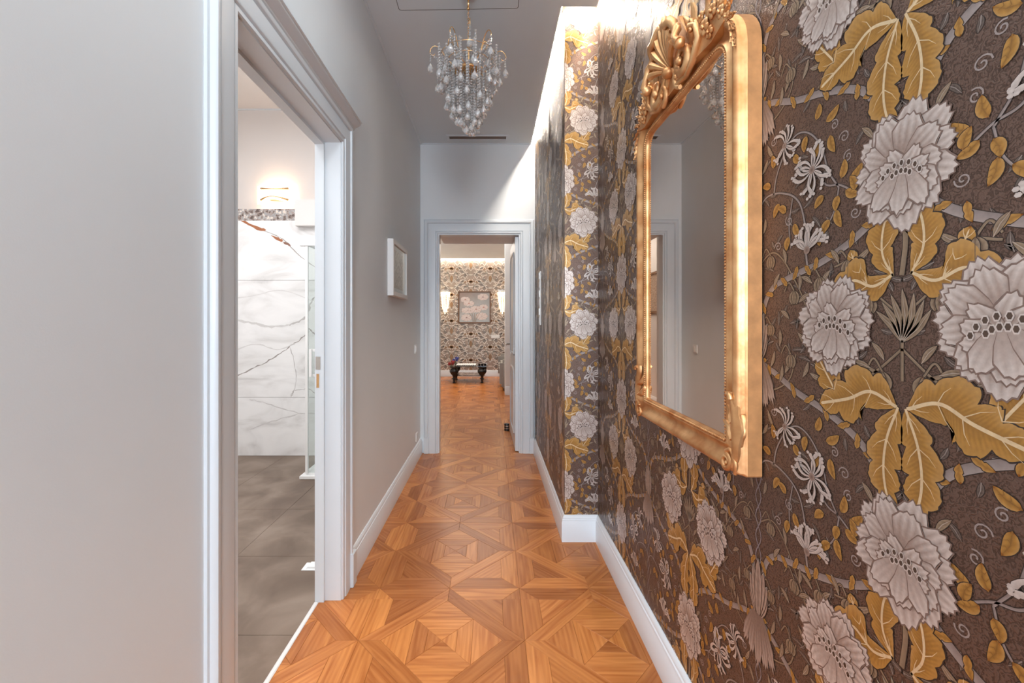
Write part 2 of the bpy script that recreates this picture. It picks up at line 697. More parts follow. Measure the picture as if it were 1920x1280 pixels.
# far door casing
CAS2 = [(0, -.001), (0, .012), (.005, .016), (.018, .016), (.021, .011), (.024, .019), (.03, .021), (.088, .021), (.091, .015),
        (.096, .015), (.10, .026), (.106, .031), (.126, .031), (.134, .027), (.138, .020), (.138, -.001)]
mb = MB()
u_sweep(mb, D2[0], D2[1], D2[2], CAS2, lambda a, z, p: (a, YF - p, z))
casing2 = struct(mb.build('trim_4', M['trimpaint'], auto=35))
mb = MB()
mb.box(D2[0] - .135, D2[0] - .09, YF - .034, YF, 0, .16, .003)
mb.build('plinth_block', M['trimpaint'], casing2)
mb = MB()
mb.box(D2[1] + .09, D2[1] + .135, YF - .034, YF, 0, .16, .003)
mb.build('plinth_block', M['trimpaint'], casing2)
# door lining of the far doorway
mb = MB()
mb.box(D2[0] - .002, D2[0] + .014, YF - .004, YF + .10, 0, D2[2])
mb.box(D2[1] - .014, D2[1] + .002, YF - .004, YF + .06, 0, D2[2])
mb.box(D2[0] + .014, D2[1] - .014, YF - .004, YF + .10, D2[2] - .014, D2[2] + .002)
struct(mb.build('trim_5', M['trimpaint']))

# baseboards: profile (protrusion, height)
BB = [(0, 0), (.020, 0), (.020, .118), (.017, .123), (.017, .129), (.013, .134), (.013, .141), (.008, .150), (.004, .155), (0, .155)]


def baseboard(name, runs, mat='base'):
    """runs: list of (p0, p1, inward normal, mitre0, mitre1)"""
    mb = MB()
    for (a, b_, nrm, m0, m1) in runs:
        d = Vector((b_[0] - a[0], b_[1] - a[1])).normalized()
        vs = []
        for (p, mt) in ((a, m0), (b_, m1)):
            for o, h in BB:
                vs.append((p[0] + nrm[0] * o + d.x * o * mt, p[1] + nrm[1] * o + d.y * o * mt, h))
        n = len(BB)
        mb.add(vs, [(k, (k + 1) % n, (k + 1) % n + n, k + n) for k in range(n)] + [tuple(range(n)), tuple(range(n, 2 * n))[::-1]])
    return struct(mb.build(name, M[mat], auto=35))


baseboard('baseboard_left', [((XL, D1[1] + .142), (XL, YF), (1, 0), 0, 0), ((XL, YB0), (XL, D1[0] - .142), (1, 0), 0, 0)])
baseboard('baseboard_right', [((XR, YB0), (XR, YP), (-1, 0), 0, -1), ((XR, YP), (XN, YP), (0, -1), 1, 1), ((XN, YP), (XN, YF - .03), (-1, 0), -1, 0)])

# threshold strip of the bathroom door
mb = MB()
mb.prism([(-.010, 0), (-.010, .0015), (-.006, .004), (.006, .004), (.010, .0015), (.010, 0)],
         lambda a, z, y: (XLB + .006 + a, y, z), D1[0] + .021, D1[1] - .021)
o = mb.build('threshold_strip', M['strip'])
o['label'] = 'thin silver metal threshold strip between parquet and bathroom floor'
o['category'] = 'threshold'

# ------------------------------------------------------------------ parquet
PW = .684
PX0 = -.546          # a panel seam in x
PY0 = 1.398          # a panel seam in y
bw = .125            # band width as share of the panel
db = .095            # diamond plank width as share


def panel_polys():
    """(polygon, grain angle) in panel coordinates 0..1"""
    out = []
    # corner at (0,0): bands along both edges, mitred at the corner, cut by the diamond
    base = [
        ([(0, 0), (.5, 0), (.5 - bw, bw), (bw, bw)], 0),
        ([(0, 0), (bw, bw), (bw, .5 - bw), (0, .5)], 90),
        ([(bw, bw), (.5 - bw, bw), (bw, .5 - bw)], 135),
    ]
    k = db * math.sqrt(2)
    base.append(([(0, .5), (.5, 0), (.5, k), (k, .5)], 135))        # diamond plank, mitred
    q = (.5 + k) / 2                                              # midpoint of the inner diamond edge
    # lower sector: tip triangle and inner triangle (in two strips)
    base.append(([(.5, k), (1 - q, q), (q, q)], 0))
    c = (.5 + q) / 2
    base.append(([(q, q), (1 - q, q), (1 - c, c), (c, c)], 0))
    base.append(([(c, c), (1 - c, c), (.5, .5)], 0))
    for rot in range(4):
        for poly, g in base:
            pts = []
            for x, y in poly:
                dx, dy = x - .5, y - .5
                for _ in range(rot):
                    dx, dy = -dy, dx
                pts.append((dx + .5, dy + .5))
            out.append((pts, g + 90 * rot))
    return out


def clip_poly(poly, axis, val, keep_greater):
    out = []
    n = len(poly)
    for i in range(n):
        a, b_ = poly[i], poly[(i + 1) % n]
        ia = (a[axis] >= val) == keep_greater
        ib = (b_[axis] >= val) == keep_greater
        if ia:
            out.append(a)
        if ia != ib:
            t = (val - a[axis]) / (b_[axis] - a[axis])
            out.append((a[0] + (b_[0] - a[0]) * t, a[1] + (b_[1] - a[1]) * t))
    return out


def parea(p):
    return abs(sum(p[i][0] * p[(i + 1) % len(p)][1] - p[(i + 1) % len(p)][0] * p[i][1] for i in range(len(p)))) / 2


def inset(poly, d):
    """inward offset of a convex polygon"""
    n = len(poly)
    sgn = sum(poly[i][0] * poly[(i + 1) % n][1] - poly[(i + 1) % n][0] * poly[i][1] for i in range(n))
    if sgn < 0:
        poly = poly[::-1]
    res = []
    for i in range(n):
        p0, p1, p2 = Vector(poly[i - 1]), Vector(poly[i]), Vector(poly[(i + 1) % n])
        e1, e2 = (p1 - p0), (p2 - p1)
        if e1.length < 1e-7 or e2.length < 1e-7:
            continue
        e1.normalize()
        e2.normalize()
        n1, n2 = Vector((-e1.y, e1.x)), Vector((-e2.y, e2.x))
        k = 1 + n1.dot(n2)
        if k < .05:
            k = .05
        res.append(tuple(p1 + (n1 + n2) * (d / k)))
    return res


rnd = random.Random(7)
planks = []
for ci in range(-2, 5):
    for ri in range(-7, 14):
        px, py = PX0 + ci * PW, PY0 + ri * PW
        for poly, g in panel_polys():
            w = [(px + x * PW, py + y * PW) for x, y in poly]
            cy = sum(p[1] for p in w) / len(w)
            mid_x = sum(p[0] for p in w) / len(w)
            # region limits
            ymin, ymax = -1.2, YE
            parts = []
            for (xa, xb, ya, yb) in ((XLB, XR, YB0, 2.0), (XL, XR, 2.0, YF), (-1.35, 2.4, YF, YE)):
                q = w
                for ax, v, kg in ((0, xa, True), (0, xb, False), (1, ya, True), (1, yb, False)):
                    if q:
                        q = clip_poly(q, ax, v, kg)
                if len(q) >= 3 and parea(q) > 2e-4:
                    parts.append(q)
            t = rnd.random()
            base = .60 + .52 * t
            tone = (base ** .8, base, base ** 1.1 * (1 + .06 * rnd.uniform(-1, 1)))
            for q in parts:
                if ri >= 8 and (min(p[0] for p in q) > .6 or max(p[0] for p in q) < -1.3):
                    pass
                cx = sum(p[0] for p in q) / len(q)
                cyy = sum(p[1] for p in q) / len(q)
                # size in the photograph
                sc = -1
                if cyy > .9:
                    ix = 921 + F_PX * cx / cyy
                    iy = 606 + F_PX * 1.3 / cyy
                    if 480 < ix < 1300 and iy < 1330:
                        if cyy < 4.3 or 820 < ix < 960:
                            sc = parea(q) / cyy ** 3
                planks.append((sc, q, g, tone, rnd.uniform(0, 40), rnd.uniform(0, 40)))
planks.sort(key=lambda t: -t[0])


def plank_geo(items):
    vs, fs, uvs, tones = [], [], [], []
    for sc, q, g, tone, ou, ov in items:
        a = inset(q, .00035)
        b2 = inset(q, .0011)
        if len(a) != len(b2) or len(a) < 3:
            continue
        n = len(a)
        base = len(vs)
        ring = [(x, y, -.006) for x, y in a] + [(x, y, -.0007) for x, y in a] + [(x, y, 0) for x, y in b2]
        vs += ring
        ff = [tuple(base + 2 * n + i for i in range(n))]
        for l in (0, 1):
            for i in range(n):
                j = (i + 1) % n
                ff.append((base + l * n + i, base + l * n + j, base + (l + 1) * n + j, base + (l + 1) * n + i))
        fs += ff
        ca, sa = math.cos(math.radians(g)), math.sin(math.radians(g))
        for f in ff:
            for vi in f:
                x, y, z = vs[vi]
                uvs += [x * ca + y * sa + ou, -x * sa + y * ca + ov]
                tones += [*tone, 1]
    return vs, fs, uvs, tones


def plank_obj(name, items):
    vs, fs, uvs, tones = plank_geo(items)
    if not fs:
        return None
    me = bpy.data.meshes.new(name)
    me.from_pydata(vs, [], fs)
    uv = me.uv_layers.new(name='UVMap')
    uv.data.foreach_set('uv', uvs)
    ca = me.color_attributes.new('Tone', 'FLOAT_COLOR', 'CORNER')
    ca.data.foreach_set('color', tones)
    me.materials.append(M['wood'])
    o = bpy.data.objects.new(name, me)
    C.objects.link(o)
    o.parent = floor
    return o


for it in planks[:295]:
    plank_obj('plank', [it])
o = plank_obj('parquet_remainder', planks[295:])
stuff(o)


# ------------------------------------------------------------------ printed patterns
class Art:
    """flat printed shapes: 2-D triangles with colour and a tiny layer height"""

    def __init__(s):
        s.P, s.K, s.T = [], [], []
        s.z = 0

    def tris(s, pts, cols, tri, z=None):
        b = len(s.P)
        if z is None:
            s.z += ARTZ
            z = s.z
        s.P += [(x, y, z) for x, y in pts]
        s.K += cols
        s.T += [(a + b, c + b, d + b) for a, c, d in tri]

    def fan(s, c, rim, cc, rc, z=None):
        n = len(rim)
        rcs = rc if isinstance(rc, list) else [rc] * n
        s.tris([c] + rim, [cc] + rcs, [(0, 1 + i, 1 + (i + 1) % n) for i in range(n)], z)

    def ribbon(s, pts, w, col, col2=None):
        n = len(pts)
        ws = w if isinstance(w, list) else [w] * n
        out = []
        cols = []
        for i, p in enumerate(pts):
            a = pts[max(i - 1, 0)]
            b_ = pts[min(i + 1, n - 1)]
            dx, dy = b_[0] - a[0], b_[1] - a[1]
            L = math.hypot(dx, dy) or 1
            nx, ny = -dy / L, dx / L
            out += [(p[0] + nx * ws[i] / 2, p[1] + ny * ws[i] / 2), (p[0] - nx * ws[i] / 2, p[1] - ny * ws[i] / 2)]
            cols += [col, col2 or col]
        tri = []
        for i in range(n - 1):
            tri += [(2 * i, 2 * i + 1, 2 * i + 2), (2 * i + 1, 2 * i + 3, 2 * i + 2)]
        s.tris(out, cols, tri)


def bez(pts, n=12):
    """Catmull-Rom through the points"""
    P = [Vector(p) for p in pts]
    P = [P[0] * 2 - P[1]] + P + [P[-1] * 2 - P[-2]]
    out = []
    for i in range(1, len(P) - 2):
        for k in range(n):
            t = k / n
            a, b_, c, d = P[i - 1], P[i], P[i + 1], P[i + 2]
            out.append(tuple(.5 * ((2 * b_) + (c - a) * t + (2 * a - 5 * b_ + 4 * c - d) * t * t + (3 * b_ - a - 3 * c + d) * t ** 3)))
    out.append(tuple(P[-2]))
    return out


def mixc(a, b_, t):
    return tuple(a[i] + (b_[i] - a[i]) * t for i in range(3))


DK = (.045, .03, .026)
FW = (.70, .625, .58)       # flower light
FM = (.36, .26, .215)      # flower mid
FD = (.25, .17, .14)
YL = (.50, .26, .055)      # yellow leaf
YD = (.30, .145, .035)
YH = (.80, .62, .38)       # yellow leaf vein
VN = (.40, .335, .315)       # vine
KH = (.34, .25, .165)      # khaki
KD = (.17, .115, .075)


def petal(a, bx, by, ang, L, Wd, c0, c1, rnd, m=8, serr=.16, base=.3, edge=.0026):
    ca, sa = math.cos(ang), math.sin(ang)
    rows = [0, .3, .62, .84, 1.0]
    wr_ = [base, .72, .98, 1.0, .80]
    zig = [rnd.uniform(.3, 1) * (1 if k % 2 else -.35) for k in range(m + 1)]
    for outl in (1, 0):
        LL, WW = (L + edge, Wd + edge * 1.6) if outl else (L, Wd)
        pts, cols = [], []
        for ri, t in enumerate(rows):
            for k in range(m + 1):
                s_ = k / m * 2 - 1
                tt = t
                if ri == 4:
                    tt = t - .20 * s_ * s_ + serr * zig[k] * .5
                if ri == 3:
                    tt = t - .16 * s_ * s_
                x = tt * LL
                y = s_ * WW / 2 * wr_[ri]
                if ri in (2, 3) and k in (0, m):
                    y *= 1 + .1 * (zig[k])
                pts.append((bx + x * ca - y * sa, by + x * sa + y * ca))
                if outl:
                    cols.append(FD)
                else:
                    g = (0, .18, .62, .95, 1.0)[ri]
                    c = mixc(c0, c1, g)
                    if k % 2 == 0:
                        c = mixc(c, c0, .62 if ri < 4 else .22)
                    cols.append(c)
        tri = []
        for ri in range(4):
            for k in range(m):
                p = ri * (m + 1) + k
                q = p + m + 1
                tri += [(p, p + 1, q), (p + 1, q + 1, q)]
        a.tris(pts, cols, tri)


def peony(a, cx, cy, rx, ry, seed, tilt=0.0, z0=.0009):
    r_ = random.Random(seed)
    a.z = z0
    for ring, (n, r0, L, wd) in enumerate([(11, .30, .74, .56), (9, .22, .60, .50)]):
        for k in range(n):
            an = tilt + 2 * PI * (k + .5 * ring) / n + r_.uniform(-.1, .1)
            bx, by = cx + math.cos(an) * rx * r0 * .5, cy + math.sin(an) * ry * r0 * .5
            rr = rx * abs(math.cos(an)) + ry * abs(math.sin(an)) * 1.0
            rr = math.hypot(rx * math.cos(an), ry * math.sin(an))
            petal(a, bx, by, an, rr * (L + .12) * r_.uniform(.9, 1.08), rr * wd * 1.05, FM, FW, r_)
    # inner folded petals, cupping upward on each side
    for sgn in (-1, 1):
        for k in range(3):
            an = PI / 2 + sgn * (.55 + .42 * k) + tilt
            petal(a, cx + sgn * rx * .12, cy - ry * .30, an, rx * (.78 - .06 * k), rx * .36, FM, FW, r_, m=6)
    for k in range(3):
        an = -PI / 2 + (k - 1) * .55 + tilt
        petal(a, cx + (k - 1) * rx * .1, cy - ry * .1, an, ry * .66, rx * .42, mixc(FM, FW, .3), FW, r_, m=6)
    # seed head: dark eyelets with pale rims
    ex, ey = cx + rx * .02, cy - ry * .34
    for rr_, n_ in ((.30, 5), (.46, 7)):
        for k in range(n_):
            an = tilt + PI * .5 + (k - (n_ - 1) / 2) * .34
            mx_, my = ex + math.cos(an) * rx * rr_, ey + math.sin(an) * rx * rr_
            for q_, c_ in ((.074, FW), (.050, (.10, .064, .046))):
                rim = [(mx_ + math.cos(t) * rx * q_ * .8, my + math.sin(t) * rx * q_ * 1.15) for t in [i * PI / 3 for i in range(6)]]
                a.fan((mx_, my), rim, c_, c_)


def honeysuckle(a, cx, cy, r, seed, arc=(0, 2 * PI), n=15, z0=.0007, col=FW):
    r_ = random.Random(seed)
    a.z = z0
    full = abs(arc[1] - arc[0]) > 6
    for k in range(n):
        t = (k + .5) / n
        an = arc[0] + (arc[1] - arc[0]) * t + r_.uniform(-.05, .05)
        L = r * r_.uniform(.82, 1.05)
        bend = r_.choice((-1, 1)) * r_.uniform(.25, .6)
        pts = []
        for i in range(8):
            s_ = i / 7
            aa = an + bend * s_ ** 2.2
            pts.append((cx + math.cos(aa) * L * (.12 + .88 * s_), cy + math.sin(aa) * L * (.12 + .88 * s_)))
        w = [r * x for x in (.045, .06, .08, .10, .12, .13, .17, .10)]
        a.ribbon(pts, [x + .0016 for x in w], DK)
        a.ribbon(pts, w, mixc(col, FM, .45), col)
        # curled lip
        ex, ey = pts[-1]
        d = bend / abs(bend)
        for sgn in (-1, 1):
            rr = r * .085
            ox, oy = ex + math.cos(an + sgn * 1.2) * rr, ey + math.sin(an + sgn * 1.2) * rr
            a.fan((ox, oy), [(ox + math.cos(q) * rr, oy + math.sin(q) * rr * .8) for q in [i * PI / 3 for i in range(6)]], col, mixc(col, FM, .25))
    rr = r * .16
    a.fan((cx, cy), [(cx + math.cos(q) * rr, cy + math.sin(q) * rr) for q in [i * PI / 4 for i in range(8)]], (.20, .13, .10), (.42, .30, .25))


def leaf(a, spine, wmax, lobes=4, c=YL, cd=YD, vein=YH, z0=None, serr=.4, n=26, edge=.002, veins=True, peak=.5):
    if z0 is not None:
        a.z = z0
    sp = bez(spine, max(4, n // (len(spine) - 1)))
    N = len(sp)
    for outl in (1, 0):
        pts, cols = [], []
        for i, p in enumerate(sp):
            t = i / (N - 1)
            q = sp[min(i + 1, N - 1)]
            p0 = sp[max(i - 1, 0)]
            dx, dy = q[0] - p0[0], q[1] - p0[1]
            L = math.hypot(dx, dy) or 1
            nx, ny = -dy / L, dx / L
            env = math.sin(PI * min(1, t ** (math.log(.5) / math.log(peak)))) ** .75 if 0 < t < 1 else 0
            ph = (t * lobes) % 1
            ph2 = (t * lobes * 3) % 1
            w = wmax / 2 * env * ((1.06 - serr * 1.1 * (1 - abs(math.sin(PI * ph)) ** .55) - .10 * ph2) if lobes else 1)
            if outl:
                w += edge
            sh = dx / L * w * .0
            back = w * .55 * (1 if lobes else 0)
            tx, ty = dx / L, dy / L
            for s_ in (-1, -.5, 0, .5, 1):
                k = abs(s_)
                pts.append((p[0] + nx * w * s_ + tx * back * k, p[1] + ny * w * s_ + ty * back * k))
                if outl:
                    cols.append(DK)
                else:
                    if k == 0:
                        cols.append(mixc(c, cd, .75))
                    elif k == .5:
                        cols.append(mixc(c, cd, .45 if i % 2 else 0.0))
                    else:
                        cols.append(mixc(c, vein, .15 if s_ > 0 else 0.05))
        tri = []
        for i in range(N - 1):
            for k in range(4):
                p = i * 5 + k
                tri += [(p, p + 1, p + 5), (p + 1, p + 6, p + 5)]
        a.tris(pts, cols, tri)
    if veins:
        a.ribbon(sp[:-1:2] + [sp[-2]], [wmax * .055 + .0006] * len(sp[:-1:2]) + [.0004], vein)
        nl = max(lobes, 3)
        for j in range(nl):
            i = int((j + .25) / nl * N)
            i2 = min(N - 1, i + max(2, int(N / nl * .6)))
            p, q = sp[i], sp[i2]
            dx, dy = sp[min(i + 1, N - 1)][0] - sp[max(i - 1, 0)][0], sp[min(i + 1, N - 1)][1] - sp[max(i - 1, 0)][1]
            L = math.hypot(dx, dy) or 1
            nx, ny = -dy / L, dx / L
            t = i / (N - 1)
            env = math.sin(PI * min(1, t ** (math.log(.5) / math.log(peak)))) ** .75 if t > 0 else .2
            for s_ in (-1, 1):
                w = wmax * .36 * env * s_
                e = (q[0] + nx * w, q[1] + ny * w)
                mdl = ((p[0] + e[0]) / 2 + nx * w * .15, (p[1] + e[1]) / 2 + ny * w * .15)
                a.ribbon([p, mdl, e], [.0016, .0011, .0004], vein if wmax > .02 else mixc(c, cd, .8))


def stem(a, pts, w, col=VN, n=8, z0=.0001, taper=False, dark=DK):
    a.z = z0
    sp = bez(pts, n)
    N = len(sp)
    ws = [w * (1 - .75 * i / (N - 1)) if taper else w for i in range(N)]
    a.ribbon(sp, [x + min(.0022, w) for x in ws], dark)
    a.ribbon(sp, ws, col, mixc(col, dark, .35))


def spiral(a, x, y, r, ang, d, turns=1.4, w=.0022, col=VN, z0=.0002):
    pts = []
    for i in range(18):
        t = i / 17
        rr = r * (1 - .85 * t)
        an = ang + d * turns * 2 * PI * t
        pts.append((x + math.cos(an) * rr, y + math.sin(an) * rr))
    a.z = z0
    a.ribbon(pts, w, col)


def bell(a, x, y, r, z0=.0004, down=True, c=KH):
    a.z = z0
    s_ = -1 if down else 1
    for k in (-1, 1, 0):
        sp = [(x + k * r * .15, y - s_ * r), (x + k * r * .62, y), (x + k * r * .42, y + s_ * r * 1.15)]
        leaf(a, sp, r * .85, lobes=0, c=c, cd=KD, vein=mixc(c, FW, .3), n=8, edge=.0012, veins=False, peak=.5)
        a.ribbon([(p[0], p[1]) for p in bez(sp, 3)], .0011, KD)


def sprig(a, x, y, ang, L, w=.010, z0=.0003, c=KH, cd=KD):
    e = (x + math.cos(ang) * L, y + math.sin(ang) * L)
    mdl = (x + math.cos(ang + .12) * L * .5, y + math.sin(ang + .12) * L * .5)
    leaf(a, [(x, y), mdl, e], w, lobes=0, c=c, cd=cd, vein=mixc(c, FW, .4), z0=z0, n=8, edge=.001, veins=False)
    a.ribbon([(x, y), mdl, e], [.0014, .0012, .0005], mixc(c, FW, .35))


PU, PV = .71, .61


def half_tile():
    a = Art()
    # winding main vines with wrapped leaflets
    v1 = [(.372, 1.250), (.335, 1.205), (.293, 1.187), (.227, 1.156), (.162, 1.136), (.101, 1.11), (.063, 1.083), (.038, 1.042), (.026, 1.0)]
    v2 = [(.345, .66), (.330, .735), (.30, .772), (.26, .785), (.204, .799), (.169, .806), (.101, .832), (.053, .862), (.02, .90)]
    for v in (v1, v2):
        stem(a, v, .0135, VN, 7, .00012)
        sp = bez(v, 6)
        for i in range(4, len(sp) - 3, 4):
            p, q = sp[i], sp[i + 2]
            dx, dy = q[0] - p[0], q[1] - p[1]
            L = math.hypot(dx, dy)
            nx, ny = -dy / L, dx / L
            sg = 1 if (i // 4) % 2 else -1
            leaf(a, [(p[0] + nx * .009 * sg, p[1] + ny * .009 * sg), ((p[0] + q[0]) / 2, (p[1] + q[1]) / 2),
                     (q[0] - nx * .015 * sg, q[1] - ny * .015 * sg)], .013, lobes=2, z0=.00025, n=8, veins=False, edge=.0012)
    # stems to blossoms
    stem(a, [(.37, .93), (.33, .98), (.27, .975), (.22, .94), (.197, .86)], .004, VN)
    stem(a, [(.30, .98), (.29, 1.02), (.26, 1.07)], .004, VN)
    stem(a, [(.197, .80), (.205, .85)], .005, VN)
    stem(a, [(.262, 1.07), (.225, 1.085), (.19, 1.07), (.16, 1.03), (.145, .98), (.12, .94)], .0034, VN)
    stem(a, [(.183, .995), (.15, .955), (.12, .945), (.09, .925)], .0034, VN)
    stem(a, [(.12, .94), (.13, .90), (.155, .865)], .003, VN)
    stem(a, [(.24, .955), (.25, .90), (.245, .85)], .003, VN)
    stem(a, [(.13, .60), (.10, .63), (.06, .615), (.02, .60)], .006, KH)
    for (x, y, r, an, d) in [(.108, 1.028, .012, 0, 1), (.10, .99, .011, 2, -1), (.13, 1.06, .010, 1, 1), (.085, .885, .011, 3, 1),
                             (.25, .91, .012, 1, -1), (.30, 1.10, .011, 2, 1), (.285, .86, .011, 0, 1)]:
        spiral(a, x, y, r, an, d)
    # little yellow leaves
    for ix, (x, y, an, L) in enumerate([(.15, 1.075, 2.6, .036), (.175, 1.09, 1.9, .030), (.20, 1.07, 4.9, .032), (.14, 1.045, 4.4, .038), (.165, 1.04, 5.2, .030),
                          (.115, .955, 1.8, .034), (.105, .93, 3.6, .032), (.095, .945, 2.4, .034), (.125, .90, 4.4, .036), (.14, .885, 5.4, .034),
                          (.155, .935, 5.6, .030), (.12, .925, 5.0, .028), (.085, .925, 1.2, .030), (.235, .90, 4.2, .034), (.25, .875, 5.0, .030),
                          (.26, .93, .6, .030), (.28, .955, 5.3, .034), (.235, 1.045, 4.0, .028), (.165, .87, 4.7, .03), (.30, 1.04, 1.4, .032),
                          (.31, 1.0, .3, .03)]):
        e = (x + math.cos(an) * L, y + math.sin(an) * L)
        mdl = (x + math.cos(an + .2) * L * .5, y + math.sin(an + .2) * L * .5)
        leaf(a, [(x, y), mdl, e], .017, lobes=0, z0=.0003 + .000013 * ix, n=8, edge=.0013, veins=False, peak=.42)
        a.ribbon([(x, y), mdl, e], [.0018, .0014, .0006], mixc(YL, YD, .95))
        for s_ in (-1, 1):
            for t in (.35, .6):
                qx, qy = x + (e[0] - x) * t, y + (e[1] - y) * t
                a.ribbon([(qx, qy), (qx + math.cos(an + s_ * .8) * .007, qy + math.sin(an + s_ * .8) * .007)], [.001, .0004], YD)
    rb_ = random.Random(9)
    for k in range(95):
        x, y = rb_.uniform(0, .355), rb_.uniform(.65, 1.26)
        sprig(a, x, y, rb_.uniform(0, 2 * PI), rb_.uniform(.02, .034), .008, z0=.00003, c=(.155, .115, .095), cd=(.05, .034, .028))
    # khaki bells and slender leaves
    for (x, y, r, dn) in [(.033, 1.205, .016, True), (.10, .79, .014, True), (.165, .765, .015, True), (.055, .72, .012, True),
                          (.235, .745, .014, True), (.31, .83, .014, True), (.045, 1.11, .001, True), (.245, 1.22, .014, True), (.31, .675, .013, True)]:
        if r > .005:
            stem(a, [(x + .03, y + r * 1.0), (x + .016, y + r * 2.3), (x, y + r * 1.0)], .0032, KH, 6, .0002)
            bell(a, x, y, r)
    stem(a, [(.0, .70), (.05, .745), (.085, .80), (.13, .795)], .0035, KH)
    stem(a, [(.0, 1.26), (.045, 1.22), (.09, 1.19), (.14, 1.165), (.17, 1.15)], .004, KH)
    stem(a, [(.36, .82), (.31, .85), (.27, .83), (.22, .76), (.20, .72)], .0035, KH)
    stem(a, [(.36, 1.14), (.30, 1.15), (.25, 1.18), (.23, 1.235)], .0035, KH)
    for (x, y, an, L) in [(.07, 1.20, 1.0, .04), (.085, 1.185, 5.6, .045), (.12, 1.18, 1.2, .036), (.10, 1.215, .4, .04), (.055, 1.225, .2, .036),
                          (.12, .80, 1.0, .034), (.085, .80, 2.6, .036), (.14, .79, 5.4, .034), (.19, .75, 5.8, .036), (.185, .77, .5, .034),
                          (.22, .76, 1.6, .032), (.26, .82, 1.3, .034), (.28, .80, 5.3, .036), (.21, 1.19, 2.0, .036), (.19, 1.20, 3.4, .032),
                          (.28, 1.17, 1.8, .04), (.33, 1.14, 2.6, .036), (.32, 1.10, 4.2, .04), (.06, .68, .8, .034), (.03, .63, .9, .036),
                          (.20, .64, .9, .04), (.22, .69, 2.3, .036), (.25, .70, .6, .032), (.28, .64, 1.6, .036), (.24, .61, 5.4, .036), (.31, .59, 1.9, .04),
                          (.05, 1.0, .9, .034), (.335, .90, 1.8, .034), (.34, 1.04, 2.2, .034)]:
        sprig(a, x, y, an, L)
    # yellow lobed leaves
    leaf(a, [(.11, 1.145), (.135, 1.185), (.17, 1.235)], .056, 3, z0=.0005, n=44)
    leaf(a, [(.008, 1.168), (.055, 1.185), (.10, 1.165), (.165, 1.145)], .088, 4, z0=.00062, n=60, peak=.42)
    leaf(a, [(.006, 1.168), (.026, 1.11), (.030, 1.05), (.014, .985)], .062, 4, z0=.00075, n=54, peak=.4)
    leaf(a, [(.014, .765), (.032, .80), (.032, .84), (.018, .885)], .056, 3, z0=.0006, n=44, peak=.5)
    leaf(a, [(.014, .768), (.05, .752), (.09, .765), (.122, .735)], .074, 3, z0=.0006, n=48, peak=.55)
    leaf(a, [(.06, .755), (.08, .785), (.095, .82)], .030, 3, z0=.00055, n=18)
    # blossoms
    honeysuckle(a, .183, .995, .050, 3)
    honeysuckle(a, .197, .838, .052, 4, (.25, PI - .25), 11)
    honeysuckle(a, .262, 1.076, .042, 5, (PI * .35, PI * 1.9), 11)
    peony(a, .132, .69, .086, .088, 11, .2)
    return a


def axis_tile():
    a = Art()
    stem(a, [(0, .87), (-.006, .82), (0, .765)], .008, KH, z0=.0006)
    for k in range(7):
        sprig(a, 0, .66, PI / 2 + (k - 3) * .24, .085 - .006 * abs(k - 3), .011, z0=.0003)
    stem(a, [(0, .60), (0, .67)], .005, KH)
    peony(a, 0.0, .937, .076, .095, 21, .1)
    return a


def axis2_tile():
    a = Art()
    VB = (.33, .29, .31)
    for s_ in (-1, 1):
        a.z = .00015
        pts = [(s_ * .010 * math.sin(i / 16 * 4 * PI), .72 + (1.10 - .72) * i / 32) for i in range(33)]
        a.ribbon(pts, .0042, DK)
        a.ribbon(pts, .003, VB)
    TN, TD = (.46, .36, .30), (.24, .17, .14)
    for z0_ in (.0,):
        for k in (-3, 3, -2, 2, -1, 1, 0):
            an = PI / 2 + k * .23
            L = .155 - .022 * abs(k)
            x, y = k * .004, .585
            leaf(a, [(x, y), (x + math.cos(an) * L * .5 + k * .001, y + math.sin(an) * L * .55), (x + math.cos(an - k * .05) * L, y + math.sin(an - k * .05) * L)],
                 .024, lobes=0, c=TN, cd=TD, vein=(.55, .45, .38), z0=.0006 + .00006 * (3 - abs(k)), n=12, veins=False)
        r_ = random.Random(5)
        a.z = .0011
        for k in (-2, 2, -1, 1, 0):
            petal(a, k * .007, .605, -PI / 2 + k * .20, .115 - .010 * abs(k), .030, TD, (.50, .40, .35), r_, m=6, serr=.3)
    return a


def to_np(a, du=0, mirror=False):
    P = np.array(a.P, dtype=np.float64)
    K = np.array(a.K, dtype=np.float64)
    T = np.array(a.T, dtype=np.int64)
    P = P.copy()
    if mirror:
        P[:, 0] *= -1
    P[:, 0] += du
    return P, K, T


def tile_arrays():
    h = half_tile()
    parts = [to_np(h), to_np(h, 0, True), to_np(axis_tile()), to_np(axis2_tile(), PU / 2)]
    return parts


def cat(parts):
    Ps, Ks, Ts = [], [], []
    b = 0
    for P, K, T in parts:
        Ps.append(P)
        Ks.append(K)
        Ts.append(T + b)
        b += len(P)
    return np.concatenate(Ps), np.concatenate(Ks), np.concatenate(Ts)


